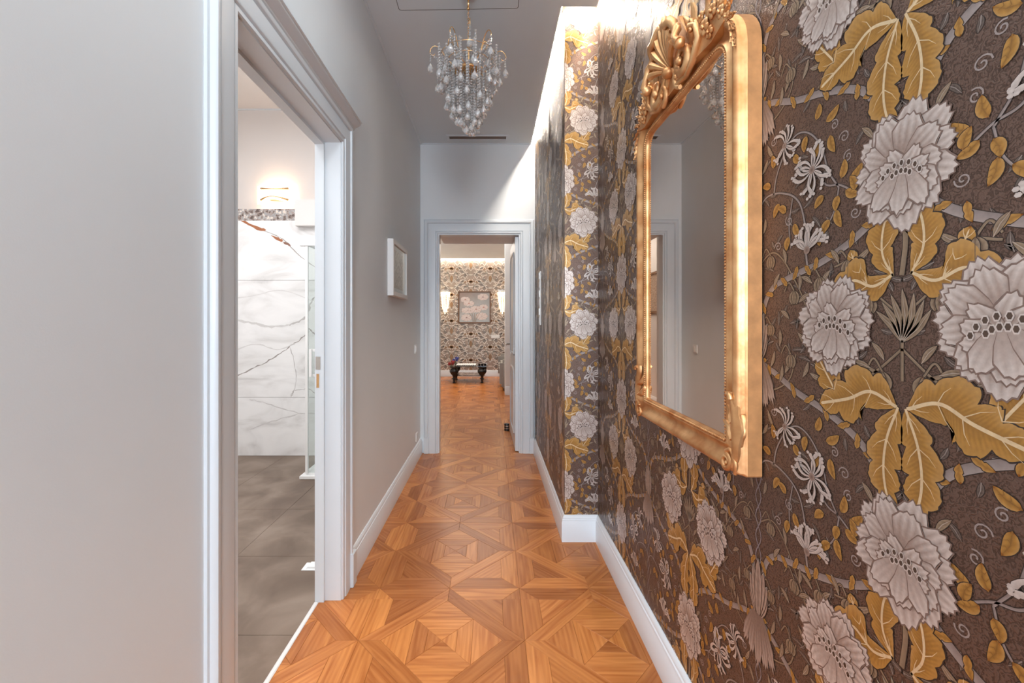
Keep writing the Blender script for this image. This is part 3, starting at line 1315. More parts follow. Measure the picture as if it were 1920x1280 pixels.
def clip_np(P, K, T, u0, u1, v0, v1):
    tu, tv = P[T][:, :, 0], P[T][:, :, 1]
    out = (tu.max(1) < u0) | (tu.min(1) > u1) | (tv.max(1) < v0) | (tv.min(1) > v1)
    ins = (tu.min(1) >= u0) & (tu.max(1) <= u1) & (tv.min(1) >= v0) & (tv.max(1) <= v1)
    keep = T[ins]
    cross = T[~out & ~ins]
    nP, nK, nT = [], [], []
    b = len(P)
    for t in cross:
        poly = [np.concatenate([P[i], K[i]]) for i in t]
        for ax, val, s_ in ((0, u0, 1), (0, u1, -1), (1, v0, 1), (1, v1, -1)):
            res = []
            for i in range(len(poly)):
                a_, c_ = poly[i], poly[(i + 1) % len(poly)]
                da, dc = (a_[ax] - val) * s_, (c_[ax] - val) * s_
                if da >= 0:
                    res.append(a_)
                if (da >= 0) != (dc >= 0):
                    f = da / (da - dc)
                    res.append(a_ + (c_ - a_) * f)
            poly = res
            if len(poly) < 3:
                break
        if len(poly) < 3:
            continue
        for q in poly:
            nP.append(q[:3])
            nK.append(q[3:])
        for i in range(1, len(poly) - 1):
            nT.append((b, b + i, b + i + 1))
        b += len(poly)
    if nP:
        P = np.concatenate([P, np.array(nP)])
        K = np.concatenate([K, np.array(nK)])
        keep = np.concatenate([keep, np.array(nT, dtype=np.int64)])
    used = np.unique(keep)
    remap = np.full(len(P), -1)
    remap[used] = np.arange(len(used))
    return P[used], K[used], remap[keep]


def repeat(tile, rect, pu, pv, u_off=0, v_off=0, half=False):
    u0, u1, v0, v1 = rect
    P, K, T = tile
    Ps, Ks, Ts = [], [], []
    b = 0
    for i in range(math.floor((u0 - u_off) / pu) - 2, math.ceil((u1 - u_off) / pu) + 2):
        for j in range(math.floor((v0 - v_off) / pv) - 3, math.ceil((v1 - v_off) / pv) + 2):
            du = u_off + i * pu
            dv = v_off + j * pv + ((i % 2) * pv / 2 if half else 0)
            if P[:, 0].max() + du < u0 or P[:, 0].min() + du > u1 or P[:, 1].max() + dv < v0 or P[:, 1].min() + dv > v1:
                continue
            Q = P.copy()
            Q[:, 0] += du
            Q[:, 1] += dv
            q, k, t = clip_np(Q, K, T, u0, u1, v0, v1)
            if len(t) == 0:
                continue
            Ps.append(q)
            Ks.append(k)
            Ts.append(t + b)
            b += len(q)
    return np.concatenate(Ps), np.concatenate(Ks), np.concatenate(Ts)


def print_mesh(name, pieces, mat, parent):
    """pieces: list of (P (n,3) in world, K, T)"""
    P, K, T = cat(pieces)
    me = bpy.data.meshes.new(name)
    me.vertices.add(len(P))
    me.vertices.foreach_set('co', P.astype(np.float32).ravel())
    nt_ = len(T)
    me.loops.add(nt_ * 3)
    me.loops.foreach_set('vertex_index', T.astype(np.int32).ravel())
    me.polygons.add(nt_)
    me.polygons.foreach_set('loop_start', np.arange(0, nt_ * 3, 3, dtype=np.int32))
    me.update(calc_edges=True)
    ca = me.color_attributes.new('Col', 'FLOAT_COLOR', 'POINT')
    ca.data.foreach_set('color', np.concatenate([K, np.ones((len(K), 1))], 1).astype(np.float32).ravel())
    me.materials.append(mat)
    o = bpy.data.objects.new(name, me)
    C.objects.link(o)
    o.parent = parent
    return o


tile = cat(tile_arrays())
UA = .66
zlo, zhi = .155, ZR - .03
# wide stretch (plane x = XR, facing -x)
P, K, T = repeat(tile, (-.2, YP, zlo, zhi), PU, PV, UA, 0)
pw = (np.stack([XR - .0003 - P[:, 2], P[:, 0], P[:, 1]], 1), K, T)
# short face (plane y = YP, facing -y): u rises as x falls
P, K, T = repeat(tile, (-.13 - .09, -.13 + .11, zlo, zhi), PU, PV, 0, 0)
pf = (np.stack([.55 - (P[:, 0] + .13), YP - .0003 - P[:, 2], P[:, 1]], 1), K, T)
# narrow stretch
P, K, T = repeat(tile, (YP, YF, zlo, zhi), PU, PV, YP + .02, 0)
pn = (np.stack([XN - .0003 - P[:, 2], P[:, 0], P[:, 1]], 1), K, T)
o = print_mesh('wallpaper_print', [pw, pf, pn], M['print'], wr)
stuff(o)
print('wallpaper triangles', len(o.data.polygons))

# ------------------------------------------------------------------ gilt mirror
GX = .600
GY0, GY1, GZ0, GZ1 = 1.074, 1.622, 1.013, 2.010
mir = thing('gilt_mirror', 'large gilt-framed wall mirror with carved crest on the floral wallpaper', 'mirror', (XR, (GY0 + GY1) / 2, GZ0 - .08))


def rr_path(o, rt=.045, rb=.006, n=8):
    """rounded rectangle of the glass edge, pushed out by o; list of (Y, z, ny, nz)"""
    pts = []
    for (cy, cz, a0, r_, q) in ((GY1 - rt, GZ1 - rt, 0, rt + o, 0), (GY0 + rt, GZ1 - rt, 90, rt + o, 0), (GY0 + rb - o, GZ0 + rb - o, 180, rb, 1),
                                (GY1 - rb + o, GZ0 + rb - o, 270, rb, 1)):
        for k in range(n + 1):
            a = math.radians(a0 + 90 * k / n)
            pts.append((cy + math.cos(a) * r_, cz + math.sin(a) * r_))
    return pts


mb = MB()
gp = rr_path(.004)
n = len(gp)
mb.add([(GX, y, z) for y, z in gp] + [(GX + .004, y, z) for y, z in gp], [tuple(range(n)), tuple(range(n, 2 * n))[::-1]] +
       [(i, (i + 1) % n, (i + 1) % n + n, i + n) for i in range(n)])
mb.build('mirror_glass', M['mirror'], mir)

prof = [(-.001, .606), (-.001, .596), (.002, .592), (.004, .5905), (.010, .5905), (.012, .588), (.015, .5875), (.018, .590), (.026, .595), (.034, .5955),
        (.041, .592), (.047, .586), (.052, .581), (.057, .578), (.062, .577), (.067, .579), (.071, .583), (.073, .589), (.074, .597), (.0755, .599), (.077, .603)]
side = [(.077, .603), (.077, .637)]


def frame_sweep(prof, closed=False):
    mb = MB()
    rows = [rr_path(o) for o, x in prof]
    n = len(rows[0])
    vs = []
    for r_, (o, x) in zip(rows, prof):
        vs += [(x, y, z) for y, z in r_]
    fs = []
    for j in range(len(prof) - 1):
        for i in range(n):
            k = (i + 1) % n
            fs.append((j * n + i, j * n + k, (j + 1) * n + k, (j + 1) * n + i))
    mb.add(vs, fs)
    return mb


frm = frame_sweep(prof).build('frame', M['gold'], mir, auto=40)
frame_sweep(side).build('frame_edge', M['goldside'], mir, auto=40)
# backing board
mb = MB()
bp_ = rr_path(.07)
n = len(bp_)
mb.add([(.637, y, z) for y, z in bp_] + [(.606, y, z) for y, z in bp_], [tuple(range(n)), tuple(range(n, 2 * n))[::-1]] +
       [(i, (i + 1) % n, (i + 1) % n + n, i + n) for i in range(n)])
mb.build('backing_board', M['brownframe'], mir)
# beading round the glass
mb = MB()
path = rr_path(.007, n=14)
path = path + [path[0]]
acc = 0
step = .0078
for i in range(len(path) - 1):
    a_, b_ = Vector(path[i]), Vector(path[i + 1])
    L = (b_ - a_).length
    while acc <= L:
        p = a_ + (b_ - a_) * (acc / L if L else 0)
        mb.sphere((.589, p.x, p.y), .0034, 6, 4)
        acc += step
    acc -= L
stuff(mb.build('beading', M['gold'], mir, smooth=True))

# carved crest.  local: s along Y from the centre, h height, d forward of the wall
SC = 1.348


def L3(s_, h, d):
    if h > 1.5:                     # the carving rides above the top rail, highest at the centre
        h += .046 * math.exp(-(s_ / .15) ** 2)
        d = d * .86 if d > .07 else d
    return (XR - d, SC + s_, h)


def tube3(mb, pts, rad, n=8, flat=1.0):
    mb.tube([L3(*p) for p in pts], rad, n, flat=flat, up=(1, 0, 0))


def cscroll(mb, cs, ch, r, a0, turns, d0, w, dirn=1, dl=0.0, n=26):
    pts, rad = [], []
    for i in range(n):
        t = i / (n - 1)
        rr = r * (1 - .80 * t)
        a = a0 + dirn * turns * 2 * PI * t
        pts.append((cs + math.cos(a) * rr, ch + math.sin(a) * rr, d0 + dl * t))
        rad.append(w * (.45 + .85 * math.sin(PI * min(1, t * 1.15 + .1)) * (1 - .45 * t)))
    tube3(mb, pts, rad, 8)
    mb.sphere(L3(*pts[-1]), w * 1.0, 8, 6)


def bleaf(mb, p0, p1, bulge, w, d0, d1, ribs=2):
    """carved acanthus blade with a raised rib, curling forward at the tip"""
    v0, v1 = Vector(p0), Vector(p1)
    ax = v1 - v0
    nr = Vector((-ax.y, ax.x)).normalized()
    N = 10
    rows = []
    for i in range(N + 1):
        t = i / N
        c = v0 + ax * t + nr * bulge * math.sin(PI * t)
        ww = w * (math.sin(PI * (t * .86 + .12)) ** .7) * (1 + .22 * math.sin(t * 16))
        d = d0 + (d1 - d0) * t ** 1.5
        rows.append([(c.x + nr.x * ww * s_, c.y + nr.y * ww * s_, d + (.006 if abs(s_) < .1 else (.003 if abs(s_) < .6 else -.004)) * (1 - t * .4)) for s_ in (-1, -.5, 0, .5, 1)])
    vs = [L3(*p) for r_ in rows for p in r_] + [L3(p[0], p[1], p[2] - .006) for r_ in rows for p in r_]
    fs = []
    B = (N + 1) * 5
    for i in range(N):
        for k in range(4):
            p = i * 5 + k
            fs.append((p, p + 1, p + 6, p + 5))
            fs.append((B + p, B + p + 5, B + p + 6, B + p + 1))
        fs.append((i * 5, i * 5 + 5, B + i * 5 + 5, B + i * 5))
        fs.append((i * 5 + 4, B + i * 5 + 4, B + i * 5 + 9, i * 5 + 9))
    fs.append((0, B, B + 1, B + 2, B + 3, B + 4, 4, 3, 2, 1))
    e = N * 5
    fs.append((e, e + 1, e + 2, e + 3, e + 4, B + e + 4, B + e + 3, B + e + 2, B + e + 1, B + e))
    mb.add(vs, fs)


def rosette(mb, s_, h, d, r, n=5, seed=0):
    for k in range(n):
        a = 2 * PI * k / n + seed
        c = L3(s_ + math.cos(a) * r * .62, h + math.sin(a) * r * .62, d + .002)
        mb.sphere(c, r * .5, 7, 5, (.55, 1, 1))
    mb.sphere(L3(s_, h, d + .008), r * .3, 7, 5)


# back plate that ties the carving to the frame
mb = MB()
outl = [(-.30, 2.045), (-.27, 2.095), (-.20, 2.10), (-.16, 2.13), (-.12, 2.10), (-.085, 2.15), (-.05, 2.20), (0, 2.215), (.05, 2.20), (.085, 2.15), (.12, 2.10),
        (.16, 2.13), (.20, 2.10), (.27, 2.095), (.30, 2.045), (.24, 2.03), (.12, 2.025), (.05, 1.995), (-.05, 1.995), (-.12, 2.025), (-.24, 2.03)]
mb.prism(outl, lambda a_, b_, h: L3(a_, b_, h), .045, .066)
crest = mb.build('crest', M['gold'], mir, auto=30)


def cpart(name, fn):
    mb = MB()
    fn(mb)
    return mb.build(name, M['gold'], crest, auto=50)


def f_shell(mb):
    # ribbed shell with hollow face, rolled lip
    c = (0, 2.055)
    N = 9
    for k in range(N):
        a = PI / 2 + (k - (N - 1) / 2) * .27
        L = .125 - .006 * abs(k - 4)
        pts = []
        for i in range(7):
            t = i / 6
            pts.append((c[0] + math.cos(a) * L * t, c[1] + math.sin(a) * L * t, .072 + .045 * math.sin(t * PI * .5)))
        tube3(mb, pts, [.004 + .0085 * i / 6 for i in range(7)], 7)
    pts, rad = [], []
    for i in range(25):
        a = PI / 2 + (i - 12) / 12 * 1.35
        rr = .132 + .008 * math.sin(i * 1.9)
        pts.append((math.cos(a) * rr, c[1] + math.sin(a) * rr, .118 + .008 * math.sin(i * .9)))
        rad.append(.010 + .005 * math.sin(i / 24 * PI) + .002 * math.sin(i * 1.9))
    tube3(mb, pts, rad, 8)
    for s_ in (-1, 1):
        mb.sphere(L3(s_ * .128, c[1] + .030, .115), .017, 8, 6)
    mb.sphere(L3(0, 2.05, .09), .022, 8, 6, (1, 1, .8))


cpart('shell', f_shell)
for s_ in (-1, 1):
    cpart('scroll', lambda mb: (cscroll(mb, s_ * .095, 2.055, .055, PI / 2 + s_ * .6, 1.35, .075, .013, dirn=s_, dl=.02),))
    cpart('scroll', lambda mb: (cscroll(mb, s_ * .062, 2.012, .034, -PI / 2, 1.2, .078, .009, dirn=-s_, dl=.01),))
    cpart('scroll', lambda mb: (tube3(mb, [(s_ * .04, 1.992, .07), (s_ * .10, 2.000, .076), (s_ * .15, 2.03, .08), (s_ * .185, 2.075, .082), (s_ * .175, 2.115, .086), (s_ * .15, 2.12, .09)],
                                      [.006, .009, .011, .011, .010, .013], 8),))
    cpart('acanthus_leaf', lambda mb: (bleaf(mb, (s_ * .150, 2.055), (s_ * .175, 2.175), s_ * .014, .020, .066, .100),))
    cpart('acanthus_leaf', lambda mb: (bleaf(mb, (s_ * .120, 2.06), (s_ * .118, 2.165), -s_ * .008, .020, .07, .095),))
    cpart('acanthus_leaf', lambda mb: (bleaf(mb, (s_ * .01, 2.055), (s_ * .055, 1.985), s_ * .008, .015, .085, .08),))
    cpart('acanthus_leaf', lambda mb: (bleaf(mb, (s_ * .215, 2.09), (s_ * .245, 2.160), s_ * .01, .012, .07, .092),))
    for (ds, h, d, r_) in ((.215, 2.085, .080, .022), (.252, 2.105, .078, .019), (.238, 2.058, .078, .016), (.285, 2.080, .074, .016), (.195, 2.125, .078, .014),
                           (.308, 2.052, .070, .012)):
        cpart('carved_flower', lambda mb: rosette(mb, s_ * ds, h, d, r_, 5, ds * 40))
    cpart('leaf_spray', lambda mb: [bleaf(mb, (s_ * a_, b_), (s_ * (a_ + math.cos(q) * l_), b_ + math.sin(q) * l_), .002, .006, .068, .080)
                                    for a_, b_, q, l_ in ((.27, 2.10, 1.0, .045), (.29, 2.09, .6, .045), (.30, 2.07, .2, .045), (.31, 2.05, -.4, .045), (.32, 2.03, -.9, .05),
                                                          (.255, 2.12, 1.5, .035), (.33, 2.0, -1.2, .05), (.285, 2.10, 1.3, .03), (.31, 2.065, .7, .03))])
    # berries
    cpart('berries', lambda mb: [mb.sphere(L3(s_ * (.165 + .012 * math.cos(k * 2.1)), 2.150 + .014 * math.sin(k * 2.1) - .03, .088 + .003 * (k % 3)), .0075, 7, 5) for k in range(6)])
# foliage carved on the lower corners
for (yc, sg) in ((GY0, 1), (GY1, -1)):
    mb = MB()
    cs = yc - SC
    bleaf(mb, (cs - sg * .046, 1.135), (cs - sg * .060, .955), -sg * .012, .020, .060, .064)
    bleaf(mb, (cs - sg * .052, 1.02), (cs - sg * .002, 1.058), .006, .012, .060, .052)
    bleaf(mb, (cs - sg * .050, 1.06), (cs - sg * .012, 1.100), .006, .011, .060, .050)
    bleaf(mb, (cs - sg * .062, 1.00), (cs - sg * .078, 1.085), .004, .010, .056, .050)
    tube3(mb, bez([(cs - sg * .044, 1.130, .066), (cs - sg * .056, 1.128, .068), (cs - sg * .060, 1.118, .068)], 4), .006, 8)
    cscroll(mb, cs - sg * .030, .962, .024, PI * .5, 1.4, .062, .0060, dirn=sg)
    tube3(mb, bez([(cs - sg * .030, .986, .062), (cs - sg * .055, .995, .063), (cs - sg * .068, .965, .060), (cs - sg * .060, .940, .056)], 5), .0055, 8)
    mb.build('corner_carving', M['gold'], mir, auto=50)

# ------------------------------------------------------------------ chandelier
CX, CY, CZ = -.124, 2.30, ZC
CZ = ZC - .001
ch = thing('chandelier', 'crystal chandelier with gilt curled arms hanging from the corridor ceiling', 'chandelier', (CX, CY, CZ))


def cadd(name, mb, mat, smooth=True):
    return mb.build(name, M[mat], ch, smooth=smooth)


mb = MB()
mb.lathe([(.0, 0), (.05, 0), (.05, -.006), (.035, -.02), (.012, -.03), (.0, -.03)], (CX, CY, CZ), 20)
cadd('ceiling_rose', mb, 'brass')
mb = MB()
mb.tube([(CX, CY, ZC - .03), (CX, CY, ZC - .082)], .0045, 8)
mb.lathe([(.0, 0), (.007, 0), (.009, .006), (.006, .014), (.0, .016)], (CX, CY, ZC - .10), 12)
cadd('rod', mb, 'brass')
mb = MB()
z = ZC - .102
k = 0
while z > 2.83:
    pts = []
    for i in range(11):
        a = 2 * PI * i / 10
        u, w = .0042 * math.cos(a), .0085 * math.sin(a)
        pts.append((CX + (u if k % 2 else 0), CY + (0 if k % 2 else u), z - .0085 + w))
    mb.tube(pts, .0013, 5, cap=False)
    z -= .0138
    k += 1
cadd('chain', mb, 'brass')
mb = MB()
mb.lathe([(0, 2.83), (.006, 2.83), (.004, 2.80), (.010, 2.79), (.004, 2.775), (.004, 2.70), (.012, 2.695), (.055, 2.680), (.072, 2.668), (.074, 2.658), (.066, 2.655), (.0, 2.662)],
         (CX, CY, 0), 24)
cadd('hub', mb, 'brass')
arms = []
for k in range(6):
    a = 2 * PI * k / 6 + .12
    ca_, sa_ = math.cos(a), math.sin(a)
    pts = bez([(r_ * 1.0, 0, h) for r_, h in ((.03, 2.69), (.07, 2.69), (.115, 2.725), (.150, 2.775), (.180, 2.790), (.202, 2.772), (.205, 2.748), (.190, 2.738), (.180, 2.746))], 4)
    mb = MB()
    mb.tube([(CX + p[0] * ca_, CY + p[0] * sa_, p[2]) for p in pts], .0022, 6)
    cadd('arm', mb, 'brass')
    arms.append((CX + .203 * ca_, CY + .203 * sa_, 2.755))
    # upright inner arms
    a2 = a + PI / 6
    ca_, sa_ = math.cos(a2), math.sin(a2)
    pts = bez([(r_, 0, h) for r_, h in ((.03, 2.69), (.05, 2.74), (.080, 2.80), (.100, 2.858), (.112, 2.876), (.124, 2.862), (.122, 2.838), (.112, 2.826))], 4)
    if k % 2 == 0:
        mb = MB()
        mb.tube([(CX + p[0] * ca_, CY + p[0] * sa_, p[2]) for p in pts], .0022, 6)
        cadd('arm', mb, 'brass')
        arms.append((CX + .122 * ca_, CY + .122 * sa_, 2.84))
dropm = MB()
dropm.lathe([(0.0005, .024), (.003, .020), (.0085, .008), (.0125, -.003), (.013, -.010), (.0095, -.018), (.004, -.022), (.0005, -.023)], (0, 0, 0), 10)
dm = dropm.mesh('crystal_drop', False)
dm.materials.append(M['crystal'])


def drop(x, y, z, s_=1):
    o = bpy.data.objects.new('crystal_drop', dm)
    C.objects.link(o)
    o.parent = ch
    o.location = (x - CX, y - CY, z - CZ)
    o.scale = (s_, s_, s_ * .85)
    o.rotation_euler = (0, 0, rnd.random() * 3)


def string(pts, r_=.0058, gap=.0128):
    mb = MB()
    acc = 0
    for i in range(len(pts) - 1):
        a_, b_ = Vector(pts[i]), Vector(pts[i + 1])
        L = (b_ - a_).length
        while acc <= L:
            p = a_ + (b_ - a_) * (acc / L if L else 0)
            mb.sphere(p, r_, 7, 5)
            acc += gap
        acc -= L
    mb.build('bead_string', M['crystal'], ch, smooth=False)


rc = random.Random(12)
for (x, y, z) in arms:
    L = .055 if z < 2.8 else .065
    string([(x, y, z - .008), (x, y, z - L)], .0052)
    drop(x, y, z - L - .030, 1.3)
    # swag to the hub
    pts = []
    for i in range(12):
        t = i / 11
        px_, py_ = x + (CX - x) * t * .88, y + (CY - y) * t * .88
        pz = (z - .012) + (2.775 - z + .012) * t - .045 * math.sin(PI * t)
        pts.append((px_, py_, pz))
    string(pts, .0048, .0115)
for (R_, n_s, z0_, z1_) in ((.138, 10, 2.74, 2.672), (.172, 9, 2.745, 2.64), (.150, 12, 2.735, 2.60), (.118, 12, 2.70, 2.515), (.088, 11, 2.67, 2.455), (.058, 9, 2.66, 2.415), (.028, 6, 2.66, 2.385)):
    for k in range(n_s):
        a = 2 * PI * k / n_s + R_ * 9 + rc.uniform(-.06, .06)
        x, y = CX + R_ * math.cos(a), CY + R_ * math.sin(a)
        zz = z1_ + rc.uniform(-.022, .022)
        string([(x, y, z0_ + (rc.uniform(0, .03) if R_ > .1 else 0)), (x, y, zz)], .0066, .0148)
        drop(x, y, zz - .028, 1.22)
mb = MB()
for (R_, z_) in ((.150, 2.738), (.118, 2.705)):
    mb.tube([(CX + R_ * math.cos(2 * PI * i / 32), CY + R_ * math.sin(2 * PI * i / 32), z_) for i in range(33)], .0016, 5, cap=False)
cadd('ring', mb, 'brass')

# ------------------------------------------------------------------ ceiling fittings
mb = MB()
hx0, hx1, hy0, hy1 = -.53, .155, 1.72, 2.44
sk = .022


def hpt(x, y):
    return (x, y - (x - hx0) * sk + (0 if 1 else 0))


def hatch_ring(mb, w, z0_, z1_):
    r_ = .014
    out, inn = [], []
    for (cx_, cy_, a0) in ((hx1 - r_, hy1 - r_, 0), (hx0 + r_, hy1 - r_, 90), (hx0 + r_, hy0 + r_, 180), (hx1 - r_, hy0 + r_, 270)):
        for k in range(5):
            a = math.radians(a0 + 22.5 * k)
            out.append(hpt(cx_ + math.cos(a) * r_, cy_ + math.sin(a) * r_))
            inn.append(hpt(cx_ + math.cos(a) * (r_ - w), cy_ + math.sin(a) * (r_ - w)))
    n = len(out)
    vs = [(x, y, z0_) for x, y in out] + [(x, y, z0_) for x, y in inn] + [(x, y, z1_) for x, y in out] + [(x, y, z1_) for x, y in inn]
    fs = []
    for i in range(n):
        j = (i + 1) % n
        fs += [(i, j, n + j, n + i), (2 * n + i, 3 * n + i, 3 * n + j, 2 * n + j), (i, 2 * n + i, 2 * n + j, j), (n + i, n + j, 3 * n + j, 3 * n + i)]
    mb.add(vs, fs)
    return inn


inn = hatch_ring(mb, .003, ZC - .0008, ZC)
hr = mb.build('access_hatch', M['dark'], ceil)
mb = MB()
mb.prism(inn, lambda a_, b_, h: (a_, b_, h), ZC - .0006, ZC)
mb.build('hatch_panel', M['ceil'], hr)

vent = thing('ceiling_vent', 'long narrow slot air vent in the ceiling near the end door', 'vent', (-.12, 4.10, ZC))
mb = MB()
vx0, vx1, vy0, vy1 = -.43, .17, 4.05, 4.16
for q in ((vx0, vx1, vy0, vy0 + .022), (vx0, vx1, vy1 - .022, vy1), (vx0, vx0 + .025, vy0 + .022, vy1 - .022), (vx1 - .025, vx1, vy0 + .022, vy1 - .022)):
    mb.box(q[0], q[1], q[2], q[3], ZC - .006, ZC)
mb.build('frame', M['trimpaint'], vent)
mb = MB()
mb.box(vx0 + .025, vx1 - .025, vy0 + .022, vy1 - .022, ZC - .0015, ZC)
mb.build('backing', M['vent'], vent)
for k in range(3):
    mb = MB()
    yy = vy0 + .030 + k * .020
    mb.prism([(yy, ZC - .005), (yy + .003, ZC - .006), (yy + .009, ZC - .002), (yy + .006, ZC - .0015)], lambda a_, b_, h: (h, a_, b_), vx0 + .026, vx1 - .026)
    mb.build('slat', M['vent'], vent)
mb = MB()
mb.lathe([(0, 0), (.018, 0), (.020, -.006), (.016, -.014), (.006, -.02), (0, -.021)], (-.125, 3.98, ZC), 16)
o = mb.build('ceiling_sensor', M['white'], smooth=True)
o['label'] = 'small white round sensor on the ceiling just before the vent'
o['category'] = 'sensor'


# ------------------------------------------------------------------ left wall: picture, switch, socket
pic = thing('framed_picture', 'white box-framed textured picture on the left corridor wall', 'picture', (XL, 3.15, 1.49))
fy0, fy1, fz0, fz1 = 2.905, 3.395, 1.492, 1.882
xf = XL + .040
mb = MB()
fw = .030
for (a0, a1, b0, b1) in ((fy0, fy1, fz0, fz0 + fw), (fy0, fy1, fz1 - fw, fz1), (fy0, fy0 + fw, fz0 + fw, fz1 - fw), (fy1 - fw, fy1, fz0 + fw, fz1 - fw)):
    mb.box(XL, xf, a0, a1, b0, b1, .0015)
mb.build('frame', M['white'], pic)
mb = MB()
mb.box(XL + .001, XL + .022, fy0 + fw, fy1 - fw, fz0 + fw, fz1 - fw)
mb.build('mat_board', M['wall'], pic)
m = stone('foil_relief', [(.35, (.16, .11, .08)), (.5, (.36, .27, .21)), (.62, (.62, .54, .47))], 60, .35, 6)
mb = MB()
ay0, ay1, az0, az1 = fy0 + .065, fy1 - .10, fz0 + .060, fz1 - .060
mb.box(XL + .0215, XL + .024, ay0, ay1, az0, az1)
M['foil'] = m
art = mb.build('relief_panel', M['foil'], pic)
a = Art()
for q in (0, .004, .009):
    a.ribbon([(ay0 + .01, az0 + .105), (ay0 + .09, az0 + .150 - q), (ay0 + .15, az0 + .185 - q), (ay0 + .19, az0 + .19 - q), (ay0 + .24, az0 + .165 - q), (ay1 - .03, az0 + .13 - q)],
             [.002, .004, .006, .006, .004, .001], (.72, .66, .58))
P, K, T = to_np(a)
P2 = np.stack([XL + .0243 + P[:, 2] * 3 - pic.location[0], P[:, 0] - pic.location[1], P[:, 1] - pic.location[2]], 1)
print_mesh('ridge_line', [(P2, K, T)], M['flatart'], pic)
mb = MB()
mb.box(XL + .030, XL + .032, fy0 + fw, fy1 - fw, fz0 + fw, fz1 - fw)
mb.build('glazing', M['thin'], pic)


def plate(name, label, cat_, yc, zc, w, h, kind):
    t = thing(name, label, cat_, (XL, yc, zc))
    mb = MB()
    mb.box(XL, XL + .009, yc - w / 2, yc + w / 2, zc - h / 2, zc + h / 2, .003)
    mb.build('cover_plate', M['white'], t)
    mb = MB()
    if kind == 'switch':
        mb.box(XL + .009, XL + .013, yc - w * .32, yc - .001, zc - h * .32, zc + h * .32, .0015)
        mb.build('rocker', M['white'], t)
        mb = MB()
        mb.box(XL + .009, XL + .013, yc + .001, yc + w * .32, zc - h * .32, zc + h * .32, .0015)
        mb.build('rocker', M['white'], t)
    else:
        mb.lathe([(0, .009), (.021, .009), (.021, .0105), (.019, .0105), (.019, .004), (0, .004)], (XL, yc, zc), 20, 'x')
        mb.build('socket_well', M['white'], t)
        mb = MB()
        for q in (-.0095, .0095):
            mb.lathe([(0, .0042), (.0025, .0042), (.0025, .0048), (0, .0048)], (XL, yc + q, zc), 10, 'x')
        mb.build('pin_hole', M['dark'], t)
    return t


plate('light_switch', 'white double light switch on the left wall beside the end door', 'switch', 3.96, 1.06, .082, .082, 'switch')
plate('power_socket', 'white power socket low on the left wall above the baseboard', 'socket', 4.02, .225, .08, .08, 'socket')

# tall switch panel on the papered wall
t = thing('switch_panel', 'tall white multi-gang switch panel on the papered wall near the end door', 'switch', (XN, 3.77, 1.28))
mb = MB()
mb.box(XN - .012, XN, 3.73, 3.815, 1.285, 1.76, .003)
mb.build('cover_plate', M['white'], t)
for k in range(6):
    mb = MB()
    zc = 1.325 + k * .079
    mb.box(XN - .0155, XN - .0115, 3.745, 3.80, zc - .028, zc + .028, .0015)
    mb.build('rocker', M['steel'] if k in (1, 3, 5) else M['white'], t)

# ------------------------------------------------------------------ far door leaf
t = struct(thing('door_1', 'white panelled door leaf opened into the lounge', 'door', (.276, YF + .02, 0)))
del t['category']
mb = MB()
mb.box(-.020, .020, 0, .80, .008, 2.175, .002)


def rot_into(mb, ang, off):
    ca_, sa_ = math.cos(ang), math.sin(ang)
    mb.v = [(off[0] + x * ca_ - y * sa_, off[1] + x * sa_ + y * ca_, z) for x, y, z in mb.v]
    return mb


DA = math.radians(1.0)
DO = (.262, YF + .035)
rot_into(mb, DA, DO).build('leaf', M['trimpaint'], t)
for (z0_, z1_) in ((.16, .82), (.98, 2.05)):
    mb = MB()
    # raised frame moulding with a rounded head
    pts = []
    yy0, yy1 = .12, .68
    r_ = .14
    pts += [(yy0, z0_), (yy1, z0_)]
    for k in range(9):
        a = math.radians(k * 10)
        pts.append((yy1 - r_ + r_ * math.cos(a), z1_ - r_ + r_ * math.sin(a)))
    for k in range(9):
        a = math.radians(90 + k * 11.25)
        pts.append((yy0 + r_ + r_ * math.cos(a), z1_ - r_ + r_ * math.sin(a)))
    pts.append(pts[0])
    mb.tube([(-.021, y, z) for y, z in pts], .012, 6, cap=False)
    rot_into(mb, DA, DO).build('panel_moulding', M['trimpaint'], t, smooth=True)
mb = MB()
mb.box(-.024, -.020, .725, .765, .94, 1.16, .001)
rot_into(mb, DA, DO)
o1 = mb.build('handle_plate', M['steel'], t)
mb = MB()
mb.tube([(-.022, .745, 1.055), (-.068, .745, 1.055), (-.074, .738, 1.055), (-.074, .64, 1.052)], .008, 8)
rot_into(mb, DA, DO).build('handle', M['steel'], t, smooth=True)

t = thing('door_stop', 'small black and steel cylindrical door stop on the parquet beside the open door', 'door stop', (.190, 5.16, 0))
mb = MB()
mb.lathe([(0, 0), (.033, 0), (.033, .02), (.030, .022), (.030, .030), (.033, .032), (.033, .05), (.030, .052), (.030, .058), (.033, .060), (.033, .078), (.030, .082), (0, .082)],
         (.190, 5.16, 0), 20)
mb.build('weight', M['black'], t, auto=40)
mb = MB()
for z_ in (.026, .055):
    mb.lathe([(.029, z_ - .004), (.0318, z_ - .004), (.0318, z_ + .004), (.029, z_ + .004)], (.190, 5.16, 0), 20)
mb.build('steel_ring', M['steel'], t, auto=40)

